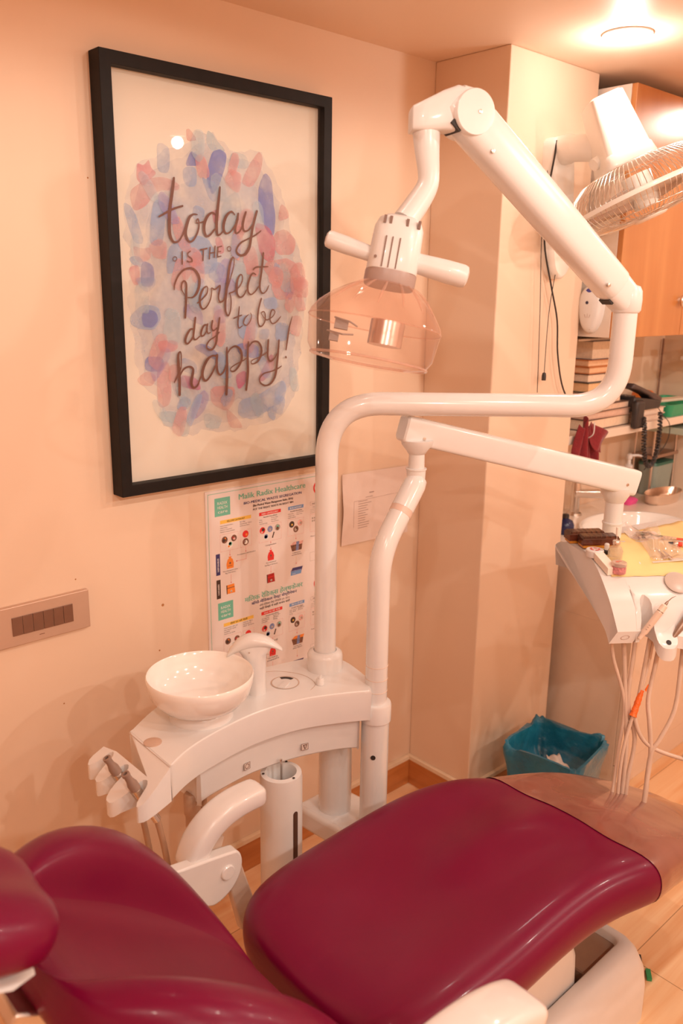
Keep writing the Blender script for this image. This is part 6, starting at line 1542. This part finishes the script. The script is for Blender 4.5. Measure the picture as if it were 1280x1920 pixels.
MB().lathe([(0.0165, 0), (0.0172, .001), (0.0172, .017)], j0, (0, 0, 1), 28).build('pink_label', mat('label_pink', (0.62, 0.24, 0.25), 0.45, noise=0.35, nscale=160), jr)
MB().lathe([(0.0165, .017), (0.018, .018), (0.018, .0255), (0.0165, .027), (0.0, .027)], j0, (0, 0, 1), 28).build('lid', clear('jar_lid_clear', (0.92, 0.84, 0.80), ior=1.5, rough=.05, body=(.84, .66, .58), body_fac=.5), jr)
m = MB()
for a in ((-.006, .002), (0, .004), (.006, .001)): m.box(j0 + Vector((a[0], a[1], .0275)), (.003, .007, .0006), rotz(.6))
m.build('lid_print', mat('lid_print_red', (.7, .2, .15), .4), jr, smooth=0)
k0 = Vector((1.803, -0.766, tz(1.803, -.766) + .002))
tb = thing('black_capped_tube', 'tiny white bottle with a dark base beside the tape roll', 'bottle', tuple(k0))
MB().lathe([(0.0075, 0), (0.0085, .003), (0.0085, .010), (.006, .012)], k0, (0, 0, 1), 18).build('dark_base', M_BLACK, tb)
MB().lathe([(0.006, .011), (0.006, .026), (.004, .028)], k0, (0, 0, 1), 18).build('top', M_PLASTIC, tb)
# sterilisation pouch with instruments
def TP(x, y, k): return Vector((x, y, tz(x, y) + .006 + k))
pc = [Vector((2.022, -0.688)), Vector((2.085, -0.745)), Vector((1.935, -0.912)), Vector((1.855, -0.862))]
m = MB(); vs = []; nu, nv = 14, 24
for j in range(nv + 1):
    for i in range(nu + 1):
        u_, v_ = i / nu, j / nv
        p = (pc[0] * (1 - u_) + pc[1] * u_) * (1 - v_) + (pc[3] * (1 - u_) + pc[2] * u_) * v_
        h = .012 * math.sin(PI * u_) * math.sin(PI * min(1, v_ * 1.15)) + .024 * max(0, 1 - v_ / .22) * (0.5 + .5 * math.sin(u_ * 7 + 1)) + .0022 * math.sin(u_ * 19 + v_ * 13) + (.006 if v_ > .95 else 0)
        vs.append(TP(p.x, p.y, h + .002))
pu = m.add(vs, [(j * (nu + 1) + i, j * (nu + 1) + i + 1, (j + 1) * (nu + 1) + i + 1, (j + 1) * (nu + 1) + i) for j in range(nv) for i in range(nu)])
pch = thing('sterile_pouch', 'clear sterilisation pouch lying on the yellow tray paper with metal instruments inside', 'pouch', (1.97, -0.80, 1.06))
pu.build('clear_film', clear('pouch_film', (0.90, 0.88, 0.87), ior=1.5, rough=0.06, body=(0.82, 0.74, 0.70), body_fac=.30, boost=1.8), pch, smooth=180)
MB().add([TP(p.x, p.y, .0012) for p in pc], [(0, 1, 2, 3)]).build('paper_back', mat('pouch_paper', (0.84, 0.78, 0.72), .6), pch, smooth=0, solid=.0006)
for k, (a, b) in enumerate((((2.012, -0.742), (1.900, -0.886)), ((1.998, -0.748), (1.890, -0.876)))):
    A_, B_ = TP(a[0], a[1], .006), TP(b[0], b[1], .006)
    it = thing('hand_instrument', ('metal dental mirror inside the clear pouch, right-hand one', 'metal dental probe inside the clear pouch, left-hand one')[k], 'dental instrument', tuple((A_ + B_) / 2), 'instruments in the pouch')
    MB().tube([A_.lerp(B_, t_ / 6) for t_ in range(7)], [.0016, .0018, .003, .0034, .0034, .0034, .003], 12).build('handle', M_STEEL, it)
    if k == 0: MB().lathe([(.0085, 0), (.0085, .002), (.007, .0026), (0, .0026)], A_ + Vector((.006, .007, 0)), (0, 0, 1), 20).build('mirror_head', M_STEEL, it)
    else: MB().tube([A_, A_ + Vector((.008, .006, .003)), A_ + Vector((.010, .002, .009))], [.0014, .001, .0004], 8).build('probe_tip', M_STEEL, it)
def stick(name, lab, cat, a, b, segs):
    A_, B_ = TP(*a, .005), TP(*b, .005); t = thing(name, lab, cat, tuple((A_ + B_) / 2)); L_ = (B_ - A_).length
    for nm, f0, f1_, r0, r1, mm in segs:
        MB().lathe([(r0 * .9, f0 * L_), (r0, f0 * L_ + .0008), (r1, f1_ * L_ - .0008), (r1 * .9, f1_ * L_)], A_, B_ - A_, 16).build(nm, mm, t)
stick('red_band_syringe', 'slim syringe with a red band and a black tip on the yellow tray paper', 'syringe', (1.972, -0.838), (2.02, -0.925), (('tip', 0, .12, .002, .004, M_BLACK), ('collar', .12, .24, .005, .005, M_STEEL), ('red_band', .24, .34, .0056, .0056, mat('band_red', (.75, .06, .03), .4)), ('barrel', .34, 1.0, .0054, .0054, mat('barrel_ivory', (.82, .66, .50), .35))))
stick('applicator_brush', 'short brush with a red handle behind the red-banded syringe', 'brush', (2.010, -0.800), (2.06, -0.905), (('bristles', 0, .32, .006, .004, mat('bristle_tan', (.60, .42, .30), .8, noise=.3, nscale=200)), ('handle', .32, 1.0, .0032, .0032, mat('brush_red', (.72, .14, .10), .4))))
# small green and black clip hanging on the chair's base edge lies on the floor
t = thing('floor_clip', 'small black and green clip on the floor beside the chair base', 'clip', (1.785, -0.995, 0))
MB().box((1.79, -0.985, .004), (.007, .075, .007), rotz(-.95)).build('black_bar', M_BLACK, t, smooth=0)
MB().box((1.777, -1.012, .005), (.012, .032, .009), rotz(-.95)).build('green_grip', mat('clip_green', (.03, .30, .12), .4), t, smooth=0)
